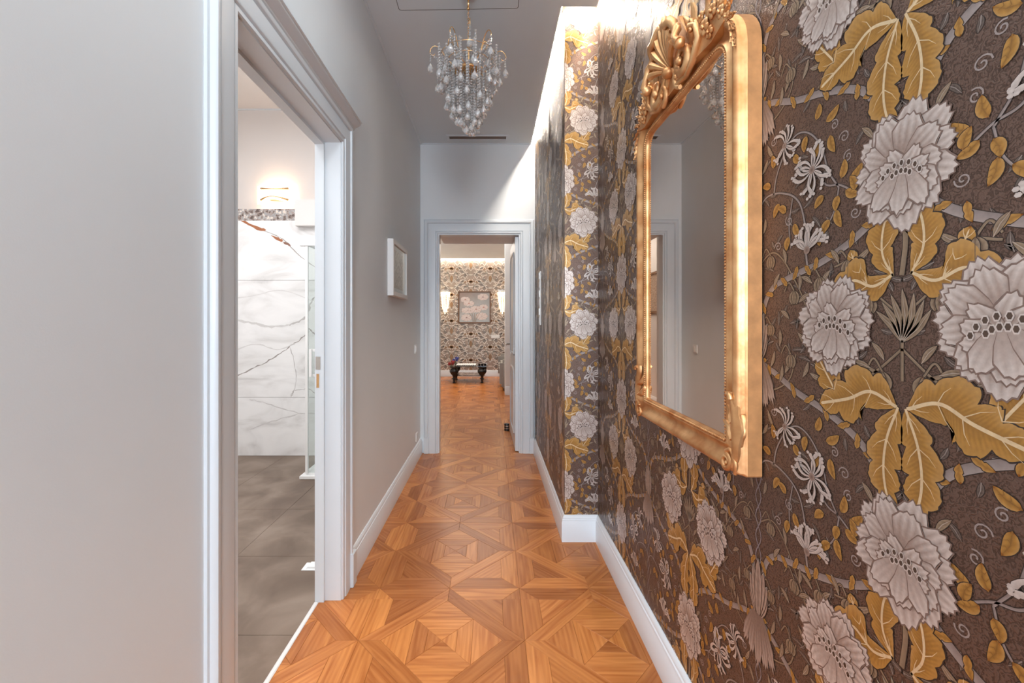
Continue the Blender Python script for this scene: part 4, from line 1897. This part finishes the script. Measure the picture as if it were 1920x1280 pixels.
# ------------------------------------------------------------------ lounge beyond the door
ZL = 2.87
mb = MB()
mb.box(-1.45, -1.35, YF2, YE + .1, 0, ZR)
struct(mb.build('wall_lounge_left', M['wall']))
mb = MB()
mb.box(-1.35, 2.7, YE, YE + .1, 0, ZR)
wle = struct(mb.build('wall_lounge_end', M['ground2']))
mb = MB()
mb.box(2.6, 2.7, YF2, YE, 0, ZR)
struct(mb.build('wall_lounge_right', M['wall']))
mb = MB()
mb.box(.25, 2.6, 7.70, 7.95, 0, ZR)
struct(mb.build('wall_lounge_pier', M['wall']))
mb = MB()
mb.box(-1.35, 2.6, YF2, YE - .12, ZL, ZL + .05)
mb.box(-1.35, 2.6, YF2, YE, ZR - .02, ZR + .1)
struct(mb.build('ceiling_lounge', M['wall']))
baseboard('baseboard_lounge', [((-1.35, YE), (2.6, YE), (0, -1), 0, 0), ((.25, 7.70), (2.6, 7.70), (0, -1), 0, 0), ((-1.35, YF2), (-1.35, YE), (1, 0), 0, 0)])
mb = MB()
mb.box(-1.34, 2.6, YE - .02, YE - .005, ZL + .06, ZL + .075)
o = mb.build('led_strip', M['led2'])
o['label'] = 'warm glowing light strip above the damask wall of the far lounge'
o['category'] = 'strip light'


def damask():
    a = Art()
    Wt, Gy, Tn = (.86, .80, .74), (.25, .22, .205), (.33, .20, .11)

    def both(fn):
        for s_ in (-1, 1):
            fn(s_)

    def line(pts, w, c=Wt):
        a.z = .0006
        a.ribbon(bez(pts, 6), w * 1.35, c)

    def blob(pts, w, c, z):
        leaf(a, pts, w, lobes=0, c=c, cd=c, vein=c, z0=z, n=12, edge=.0, veins=False)

    for s_ in (-1, 1):
        blob([(s_ * .05, .02), (s_ * .16, .10), (s_ * .15, .24)], .07, Gy, .0002)
        blob([(s_ * .10, -.10), (s_ * .22, -.02), (s_ * .30, .10)], .08, Gy, .0002)
        blob([(s_ * .28, .14), (s_ * .36, .22), (s_ * .45, .20)], .06, Gy, .0002)
        blob([(s_ * .05, .30), (s_ * .16, .36), (s_ * .26, .30)], .05, Tn, .0002)
        blob([(s_ * .34, -.04), (s_ * .40, .04), (s_ * .47, .00)], .05, Tn, .0002)
        line([(0, -.12), (s_ * .10, -.10), (s_ * .14, -.02), (s_ * .08, .04), (s_ * .02, .02)], .013)
        line([(0, -.02), (s_ * .05, .08), (s_ * .06, .20), (s_ * .14, .28), (s_ * .22, .25), (s_ * .20, .18), (s_ * .15, .19)], .013)
        line([(s_ * .03, .12), (s_ * .16, .02), (s_ * .28, .02), (s_ * .33, .10), (s_ * .28, .17), (s_ * .22, .13)], .012)
        line([(s_ * .14, -.06), (s_ * .26, -.10), (s_ * .36, -.06), (s_ * .42, .04), (s_ * .475, .06)], .012)
        line([(s_ * .33, .10), (s_ * .40, .20), (s_ * .475, .22)], .012)
        line([(s_ * .06, .20), (s_ * .12, .38), (s_ * .24, .40), (s_ * .30, .30), (s_ * .40, .27)], .012)
        line([(s_ * .02, .30), (s_ * .06, .36), (s_ * .03, .42)], .011)
        line([(s_ * .28, -.20), (s_ * .32, -.14), (s_ * .40, -.12), (s_ * .44, -.18)], .011)
        for (x, y) in ((.15, .12), (.24, .07), (.36, .0), (.10, -.05), (.40, .13), (.20, .33)):
            a.z = .0008
            a.fan((s_ * x, y), [(s_ * x + .012 * math.cos(q * PI / 3), y + .016 * math.sin(q * PI / 3)) for q in range(6)], Wt, Wt)
        # moustache
        line([(0, .235), (s_ * .09, .255), (s_ * .17, .225)], .018)
    # thistle head
    for k in range(9):
        an = PI / 2 + (k - 4) * .30
        blob([(0, .34), (math.cos(an) * .035, .34 + math.sin(an) * .03), (math.cos(an) * .075, .34 + math.sin(an) * .065)], .022, (.36, .19, .085), .0009)
    blob([(0, .04), (0, .12), (0, .20)], .08, Tn, .0009)
    a.z = .0011
    line([(-.03, .05), (-.045, .12), (0, .20), (.045, .12), (.03, .05)], .009)
    return cat([to_np(a)])


P, K, T = repeat(damask(), (-1.35, 1.4, .155, ZL + .1), .475, .64, -.475 - .024 - .0, 1.0 - .34 + .02, half=True)
o = print_mesh('wallpaper_print', [(np.stack([P[:, 0], YE - .0003 - P[:, 2], P[:, 1]], 1), K, T)], M['damask'], wle)
stuff(o)

# painting on the end wall
px0, px1, pz0, pz1 = -.81, -.01, 1.30, 2.085
pt = thing('flower_painting', 'square brown-framed painting of pale flowers on the lounge end wall', 'painting', (-.41, YE, pz0))
mb = MB()
fw = .03
for q in ((px0, px1, pz0, pz0 + fw), (px0, px1, pz1 - fw, pz1), (px0, px0 + fw, pz0 + fw, pz1 - fw), (px1 - fw, px1, pz0 + fw, pz1 - fw)):
    mb.box(q[0], q[1], YE - .035, YE - .002, q[2], q[3], .003)
mb.build('frame', M['brownframe'], pt)
a = Art()
BG = (.42, .37, .36)
w_, h_ = px1 - px0, pz1 - pz0
a.tris([(px0 + fw, pz0 + fw), (px1 - fw, pz0 + fw), (px1 - fw, pz1 - fw), (px0 + fw, pz1 - fw)], [(.55, .58, .60), (.50, .54, .57), (.42, .42, .43), (.36, .27, .24)], [(0, 1, 2), (0, 2, 3)])
rp = random.Random(3)
for (cx_, cy_, rx_, ry_, cc) in ((.22, .74, .17, .09, (.45, .20, .16)), (.33, .62, .20, .08, (.50, .25, .2)), (.30, .40, .24, .10, (.5, .4, .4)), (.55, .44, .22, .12, (.42, .20, .16)),
                                 (.78, .50, .16, .10, (.50, .20, .15)), (.76, .82, .20, .11, (.2, .12, .12)), (.26, .18, .20, .12, (.22, .1, .1)), (.72, .22, .22, .13, (.55, .5, .5))):
    for k in range(9):
        an = 2 * PI * k / 9
        bx, by = px0 + cx_ * w_, pz0 + cy_ * h_
        leaf(a, [(bx, by), (bx + math.cos(an) * rx_ * .4, by + math.sin(an) * ry_ * .4), (bx + math.cos(an) * rx_ * .72, by + math.sin(an) * ry_ * .75)], .085, lobes=0,
             c=(.80, .72, .70), cd=(.62, .50, .48), vein=(.86, .82, .80), n=8, edge=0, veins=False)
    a.fan((bx, by), [(bx + .026 * math.cos(q), by + .018 * math.sin(q)) for q in [i * PI / 4 for i in range(8)]], cc, mixc(cc, (.8, .7, .7), .5))
for k in range(5):
    a.ribbon(bez([(px0 + (.45 + .02 * k) * w_, pz0 + .05 * h_), (px0 + (.42 + .04 * k) * w_, pz0 + .18 * h_), (px0 + (.34 + .08 * k) * w_, pz0 + .32 * h_)], 5), .008, (.30, .20, .12))
P, K, T = to_np(a)
P, K, T = clip_np(P, K, T, px0 + fw, px1 - fw, pz0 + fw, pz1 - fw)
print_mesh('canvas', [(np.stack([P[:, 0] - pt.location[0], YE - .02 - P[:, 2] - pt.location[1], P[:, 1] - pt.location[2]], 1), K, T)], M['flatart'], pt)

# crystal wall lights either side of the painting
M['glow'] = emit('lit_crystal', (1, .78, .50), 3.2)
M['bulb'] = emit('bulb', (1, .80, .52), 60)
for (sx, lab) in ((-1.12, 'lit crystal wall light left of the flower painting'), (.27, 'lit crystal wall light right of the flower painting, half behind the pier')):
    t = thing('wall_light', lab, 'wall light', (sx, YE, 1.95), 'crystal wall lights in the lounge')
    mb = MB()
    mb.box(sx - .10, sx + .10, YE - .03, YE, 2.06, 2.12, .004)
    mb.build('back_plate', M['steel'], t)
    mb = MB()
    mb.tube([(sx + .11 * math.cos(PI * k / 10), YE - .03 - .09 * math.sin(PI * k / 10), 2.07) for k in range(11)], .006, 6)
    mb.build('rim', M['steel'], t, smooth=True)
    for bx in (-.05, .05):
        mb = MB()
        mb.sphere((sx + bx, YE - .06, 2.03), .016, 8, 6, (1, 1, 1.6))
        mb.build('bulb', M['bulb'], t, smooth=True)
    for k in range(11):
        a_ = PI * k / 10
        x, y = sx + .11 * math.cos(a_), YE - .03 - .09 * math.sin(a_)
        mb = MB()
        for j in range(14 + int(6 * math.sin(a_))):
            mb.sphere((x * 1 + (sx - x) * j / 34, y, 2.05 - j * .027), .0125, 6, 4)
        mb.build('bead_string', M['glow'] if k % 2 else M['crystal'], t)

# switch strip on the end wall
t = thing('wall_switch_strip', 'white row of switches on the damask wall right of the painting', 'switch', (.06, YE, .98))
mb = MB()
mb.box(.0, .21, YE - .012, YE - .0015, .935, 1.015, .003)
mb.build('cover_plate', M['white'], t)
for k in range(3):
    mb = MB()
    mb.box(.012 + k * .068, .062 + k * .068, YE - .016, YE - .011, .95, 1.0, .001)
    mb.build('rocker', M['white'], t)

# coffee table: glass top on turned black legs
TY0, TY1, TX0, TX1 = 9.15, 9.95, -.93, -.08
tb = thing('coffee_table', 'low glass coffee table on turned black legs in the lounge', 'table', ((TX0 + TX1) / 2, (TY0 + TY1) / 2, 0))
lp = [(0, 0), (.035, 0), (.038, .012), (.020, .022), (.022, .06), (.030, .085), (.055, .092), (.055, .100), (.030, .11), (.028, .14), (.045, .17), (.072, .20), (.095, .235), (.100, .265),
      (.088, .295), (.055, .318), (.055, .328), (.090, .335), (.092, .350), (.06, .357), (0, .357)]
for (x, y) in ((TX0 + .12, TY0 + .10), (TX1 - .12, TY0 + .10), (TX0 + .12, TY1 - .10), (TX1 - .12, TY1 - .10)):
    mb = MB()
    mb.lathe(lp, (x, y, 0), 18)
    mb.build('leg', M['black'], tb, auto=35)
mb = MB()
mb.box(TX0, TX1, TY0, TY1, .357, .369, .003)
mb.build('tabletop', M['pane'], tb)
mb = MB()
mb.box(TX0 + .10, TX1 - .10, TY0 + .10, TY1 - .10, .155, .163, .002)
mb.build('shelf', M['pane'], tb)
# lace runner, flowers, tray on the table
mb = MB()
for i in range(26):
    for j in range(8):
        x = -.76 + .41 * i / 25 * 1.0
        y = TY0 + .14 + .30 * j / 7
        mb.sphere((x, y, .381 + .010 * ((i * 7 + j * 3) % 3) / 2), .0125, 6, 4, (1.1, 1.3, .8))
o = mb.build('lace_runner', M['white'])
stuff(o)
o['label'] = 'white lacy runner lying on the glass coffee table'
o['category'] = 'table runner'
M['red'] = paint('red_petals', (.30, .02, .02), .5, .2, 30)
M['blue'] = paint('blue_petals', (.05, .06, .28), .5, .2, 30)
M['green'] = paint('leaf_green', (.03, .07, .02), .5, .2, 30)
for (nm, mt, x, y, z_, lab) in (('red_flowers', 'red', -.87, 9.24, .43, 'cluster of red flowers on the left end of the coffee table'),
                               ('blue_flowers', 'blue', -.79, 9.36, .50, 'cluster of blue flowers behind the red ones on the coffee table')):
    t = thing(nm, lab, 'flowers', (x, y, .369))
    rr_ = random.Random(4)
    mb = MB()
    for k in range(9):
        cx_, cy_, cz_ = x + rr_.uniform(-.055, .055), y + rr_.uniform(-.05, .05), z_ + rr_.uniform(-.03, .045)
        for q in range(5):
            a_ = 2 * PI * q / 5
            mb.sphere((cx_ + .017 * math.cos(a_), cy_, cz_ + .017 * math.sin(a_)), .014, 6, 4, (1, .6, 1))
    mb.build('petals', M[mt], t, smooth=True)
    mb = MB()
    for k in range(6):
        mb.tube([(x, y, .369), (x + rr_.uniform(-.03, .03), y, (.369 + z_) / 2), (x + rr_.uniform(-.05, .05), y, z_)], .003, 5)
    mb.build('stems', M['green'], t)
t = thing('candle_tray', 'dark small tray with low bowls on the right end of the coffee table', 'tray', (-.19, 9.3, .369))
mb = MB()
mb.box(-.30, -.10, 9.20, 9.40, .369, .378, .003)
mb.build('tray', M['black'], t)
for k in range(3):
    mb = MB()
    mb.lathe([(0, 0), (.018, 0), (.028, .018), (.030, .034), (.026, .034), (.016, .01), (0, .008)], (-.26 + k * .062, 9.29, .378), 12)
    mb.build('bowl', M['black'], t, auto=40)

# sofa behind the pier
sf = thing('sofa', 'light grey leather sofa partly hidden behind the white pier in the lounge', 'sofa', (.62, 9.0, 0))
mb = MB()
mb.box(.20, 1.10, 8.06, 9.95, .06, .30, .03)
mb.build('base', M['leather'], sf, auto=50)
for k in range(3):
    mb = MB()
    y0 = 8.26 + k * .50
    mb.box(.16, .88, y0, y0 + .49, .30, .46, .05)
    mb.build('seat_cushion', M['leather'], sf, auto=50)
mb = MB()
mb.box(.86, 1.12, 8.06, 9.95, .30, .84, .06)
mb.build('backrest', M['leather'], sf, auto=50)
for y0 in (8.05, 9.77):
    mb = MB()
    mb.box(.16, 1.0, y0, y0 + .20, .08, .60, .06)
    mb.build('armrest', M['leather'], sf, auto=50)
for (x, y) in ((.26, 8.14), (.26, 9.86), (1.04, 8.14), (1.04, 9.86)):
    mb = MB()
    mb.lathe([(0, 0), (.02, 0), (.028, .06), (0, .06)], (x, y, 0), 10)
    mb.build('foot', M['black'], sf)

# picture seen only in the mirror, on the lounge's left wall
t = thing('lounge_picture', 'brown-framed picture on the lounge side wall, seen in the gilt mirror', 'picture', (-1.35, 6.6, 1.45))
mb = MB()
for q in ((6.25, 6.95, 1.45, 1.49), (6.25, 6.95, 2.06, 2.10), (6.25, 6.29, 1.49, 2.06), (6.91, 6.95, 1.49, 2.06)):
    mb.box(-1.35, -1.32, q[0], q[1], q[2], q[3], .003)
mb.build('frame', M['brownframe'], t)
mb = MB()
mb.box(-1.35, -1.335, 6.29, 6.91, 1.49, 2.06)
mb.build('canvas', M['foil'], t)

# ------------------------------------------------------------------ bathroom
BX0, BY0, BY1, BY2, BZ = -3.1, .2, 4.17, 4.42, 3.53
mb = MB()
mb.box(BX0, XLB, BY0, BY2, -.12, -.006)
fb = struct(mb.build('floor_bathroom', M['vent']))
ts = .60
ntile = 0
for i in range(6):
    for j in range(9):
        x0 = XLB - .003 - (i + 1) * ts
        y0 = BY1 - (j + 1) * ts
        xa, xb, ya, yb = max(x0, BX0), x0 + ts, max(y0, BY0), y0 + ts
        if xb - xa < .05 or yb - ya < .05:
            continue
        mb = MB()
        g = .001
        mb.add([(xa + g, ya + g, -.006), (xb - g, ya + g, -.006), (xb - g, yb - g, -.006), (xa + g, yb - g, -.006),
                (xa + g, ya + g, -.001), (xb - g, ya + g, -.001), (xb - g, yb - g, -.001), (xa + g, yb - g, -.001)],
               [(4, 5, 6, 7), (0, 1, 5, 4), (1, 2, 6, 5), (2, 3, 7, 6), (3, 0, 4, 7), (3, 2, 1, 0)])
        mb.build('tile', M['stonetile'], fb, fix=False)
mb = MB()
mb.box(BX0, XLB, BY1 + .02, BY2, 0, 2.31)
mb.box(BX0, XLB, BY2, BY2 + .1, 0, BZ)
wbe = struct(mb.build('wall_bathroom_end', M['bathwall']))
mb = MB()
mb.box(BX0 - .1, BX0, BY0, BY2 + .1, 0, BZ)
struct(mb.build('wall_bathroom_side', M['bathwall']))
mb = MB()
mb.box(BX0, XLB, BY0 - .1, BY0, 0, BZ)
struct(mb.build('wall_bathroom_near', M['bathwall']))
mb = MB()
mb.box(BX0 - .1, XLB, BY0 - .1, BY2 + .1, BZ, BZ + .1)
struct(mb.build('ceiling_bathroom', M['bathwall']))
mb = MB()
mb.box(XLB, XLB + .1, BY0, BY2, ZR + .1, BZ)
struct(mb.build('wall_bathroom_upper', M['bathwall']))
mb = MB()
mb.box(BX0, XLB, BY2 - .014, BY2, BZ - .012, BZ)
struct(mb.build('trim_6', M['trimpaint']))
# marble slabs
for (z0_, z1_) in ((0, .570), (.573, 1.722), (1.725, 2.31)):
    mb = MB()
    mb.box(BX0, XLB - .001, BY1, BY1 + .018, z0_, z1_, .001)
    mb.build('marble_slab', M['marble'], wbe)


def b2(px, py, Y=4.17):
    return ((px - 921) / F_PX * Y, 1.3 + (606 - py) / F_PX * Y)


a = Art()
G1, G2, OR = (.55, .53, .52), (.38, .35, .33), (.40, .14, .055)


def vein(pxs, w, c, n=6, jit=.006, seed=1):
    r_ = random.Random(seed)
    pts = [b2(x, y) for x, y in pxs]
    sp = bez(pts, n)
    sp = [(x + r_.uniform(-jit, jit), y + r_.uniform(-jit, jit)) for x, y in sp]
    N = len(sp)
    ws = [w * (.35 + r_.random()) for i in range(N)]
    ws[0] = ws[-1] = .0005
    a.z = .0002 + seed * .00001
    a.ribbon(sp, ws, c)


vein([(440, 402), (466, 421), (495, 432), (530, 448), (560, 478), (594, 503), (640, 540)], .008, G2, 6, .003, 1)
vein([(440, 405), (466, 420), (490, 430), (499, 431)], .030, OR, 3, .004, 2)
vein([(508, 441), (522, 448), (530, 452)], .026, OR, 3, .005, 3)
vein([(531, 453), (540, 458), (546, 461)], .018, (.25, .12, .08), 3, .004, 4)
vein([(430, 712), (466, 694), (500, 678), (530, 660), (545, 648), (563, 636), (580, 622)], .011, G2, 6, .005, 5)
vein([(540, 610), (560, 603), (575, 590), (582, 570), (590, 555)], .020, G1, 6, .007, 6)
vein([(430, 596), (466, 604), (510, 612), (545, 608)], .022, (.72, .71, .70), 6, .006, 7)
vein([(545, 652), (552, 680), (556, 710), (550, 735), (546, 745)], .007, G1, 6, .005, 8)
vein([(546, 744), (552, 732), (580, 730), (600, 745)], .009, G1, 5, .006, 9)
vein([(466, 748), (500, 756), (550, 772), (600, 776)], .010, (.70, .69, .685), 6, .006, 10)
vein([(466, 806), (510, 790), (560, 775)], .010, (.70, .69, .685), 6, .006, 11)
vein([(575, 610), (585, 622), (594, 630), (610, 660)], .016, G2, 5, .006, 12)
vein([(430, 560), (480, 553), (530, 545), (594, 566)], .012, (.76, .75, .745), 6, .005, 13)
vein([(430, 660), (480, 645), (520, 655), (560, 640)], .012, (.76, .75, .745), 6, .005, 14)
M['veinmat'] = print_mat('marble_vein', .12, .5, 0)
P, K, T = to_np(a)
P, K, T = clip_np(P, K, T, BX0, XLB - .002, 0, 2.309)
o = print_mesh('marble_veining', [(np.stack([P[:, 0], BY1 - .0002 - P[:, 2], P[:, 1]], 1), K, T)], M['veinmat'], wbe)
stuff(o)
# granite upstand on the ledge and boxed-out corner
mb = MB()
mb.box(BX0, -1.91, BY1 + .002, BY1 + .03, 2.31, 2.425, .002)
mb.build('granite_upstand', M['granite'], wbe)
mb = MB()
mb.box(BX0, -1.91, BY1 + .03, BY2, 2.31, 2.325)
mb.build('ledge', M['granite'], wbe)
mb = MB()
mb.box(-1.90, XLB, 4.10, BY2, 2.245, 2.50, .002)
struct(mb.build('bulkhead', M['bathwall']))

# wall light in the bathroom
t = thing('bathroom_wall_light', 'glowing white glass wall light with two curved brass bands above the marble', 'wall light', (-2.15, BY2, 2.60))
M['shade'] = emit('lit_glass', (1, .84, .66), 1.4)
mb = MB()
rows = []
sx0, sx1, sz0, sz1 = -2.42, -2.02, 2.545, 2.705
N = 14
vs = []
for i in range(N + 1):
    t_ = i / N
    x = sx0 + (sx1 - sx0) * t_
    y = BY2 - .03 - .09 * math.sin(PI * t_)
    dz = .014 * math.cos(2 * PI * t_)
    vs += [(x, y, sz0 - dz), (x, y, sz1 + dz), (x, y + .006, sz1 + dz), (x, y + .006, sz0 - dz)]
fs = []
for i in range(N):
    for k in range(4):
        fs.append((i * 4 + k, i * 4 + (k + 1) % 4, (i + 1) * 4 + (k + 1) % 4, (i + 1) * 4 + k))
fs += [(0, 1, 2, 3), (N * 4 + 3, N * 4 + 2, N * 4 + 1, N * 4)]
mb.add(vs, fs)
mb.build('glass_shade', M['shade'], t, auto=50)
for (zz, up) in ((sz1 - .022, -1), (sz0 + .020, 1)):
    mb = MB()
    pts = []
    for i in range(13):
        t_ = i / 12
        x = sx0 + .06 + (sx1 - sx0 - .12) * t_
        y = BY2 - .038 - .09 * math.sin(PI * (.12 + .76 * t_))
        pts.append((x, y, zz + up * .022 * math.sin(PI * t_)))
    mb.tube(pts, [.012 - .008 * math.sin(PI * i / 12) for i in range(13)], 6)
    mb.build('brass_band', M['brass'], t, smooth=True)
mb = MB()
mb.box(-2.30, -2.14, BY2 - .03, BY2, 2.58, 2.67, .003)
mb.build('back_plate', M['brass'], t)
l = bpy.data.lights.new('bathroom_wall_bulb', 'POINT')
l.energy = 3
l.color = (1, .66, .38)
l.shadow_soft_size = .02
lo = bpy.data.objects.new('bathroom_wall_bulb', l)
C.objects.link(lo)
lo.location = (-2.22, BY2 - .045, 2.625)

# shower enclosure
sh = thing('shower_enclosure', 'glass shower enclosure with white posts and tray in the bathroom', 'shower', (-1.55, 3.57, 0))
mb = MB()
mb.box(-1.60, -.83, 3.53, BY1 - .002, 0, .028, .004)
mb.box(-1.56, -.83, 3.57, BY1 - .002, .028, .040, .003)
mb.build('tray', M['white'], sh)
mb = MB()
mb.box(-1.562, -1.540, 3.558, 3.580, .04, 1.98, .002)
mb.build('post', M['white'], sh)
mb = MB()
mb.box(-1.61, -.83, 3.55, 3.595, 1.95, 1.995, .003)
mb.box(-1.562, -1.538, 3.595, BY1 - .002, 1.955, 1.985, .003)
mb.build('top_rail', M['white'], sh)
mb = MB()
mb.box(-1.44, -1.38, 3.548, 3.60, 1.915, 1.95, .004)
mb.build('roller', M['steel'], sh)
mb = MB()
mb.box(-1.540, -.83, 3.566, 3.572, .045, 1.95)
mb.build('front_pane', M['thin'], sh)
mb = MB()
mb.box(-1.554, -1.548, 3.58, BY1 - .003, .045, 1.955)
mb.build('side_pane', M['thin'], sh)
mb = MB()
mb.box(-1.515, -1.492, 3.520, 3.540, .855, 1.085, .003)
mb.box(-1.515, -1.47, 3.54, 3.566, 1.065, 1.085, .002)
mb.box(-1.515, -1.47, 3.54, 3.566, .855, .875, .002)
mb.build('handle', M['white'], sh)
# floor drain plate
mb = MB()
mb.box(-1.0, -.90, 2.23, 2.30, -.001, .004, .001)
mb.prism([(-.98, 0.004), (-.92, .004), (-.93, .014), (-.97, .014)], lambda a_, b_, h: (a_, h, b_), 2.24, 2.29)
o = mb.build('floor_door_stop', M['white'])
o['label'] = 'small white plate on the stone floor just inside the bathroom door'
o['category'] = 'floor plate'
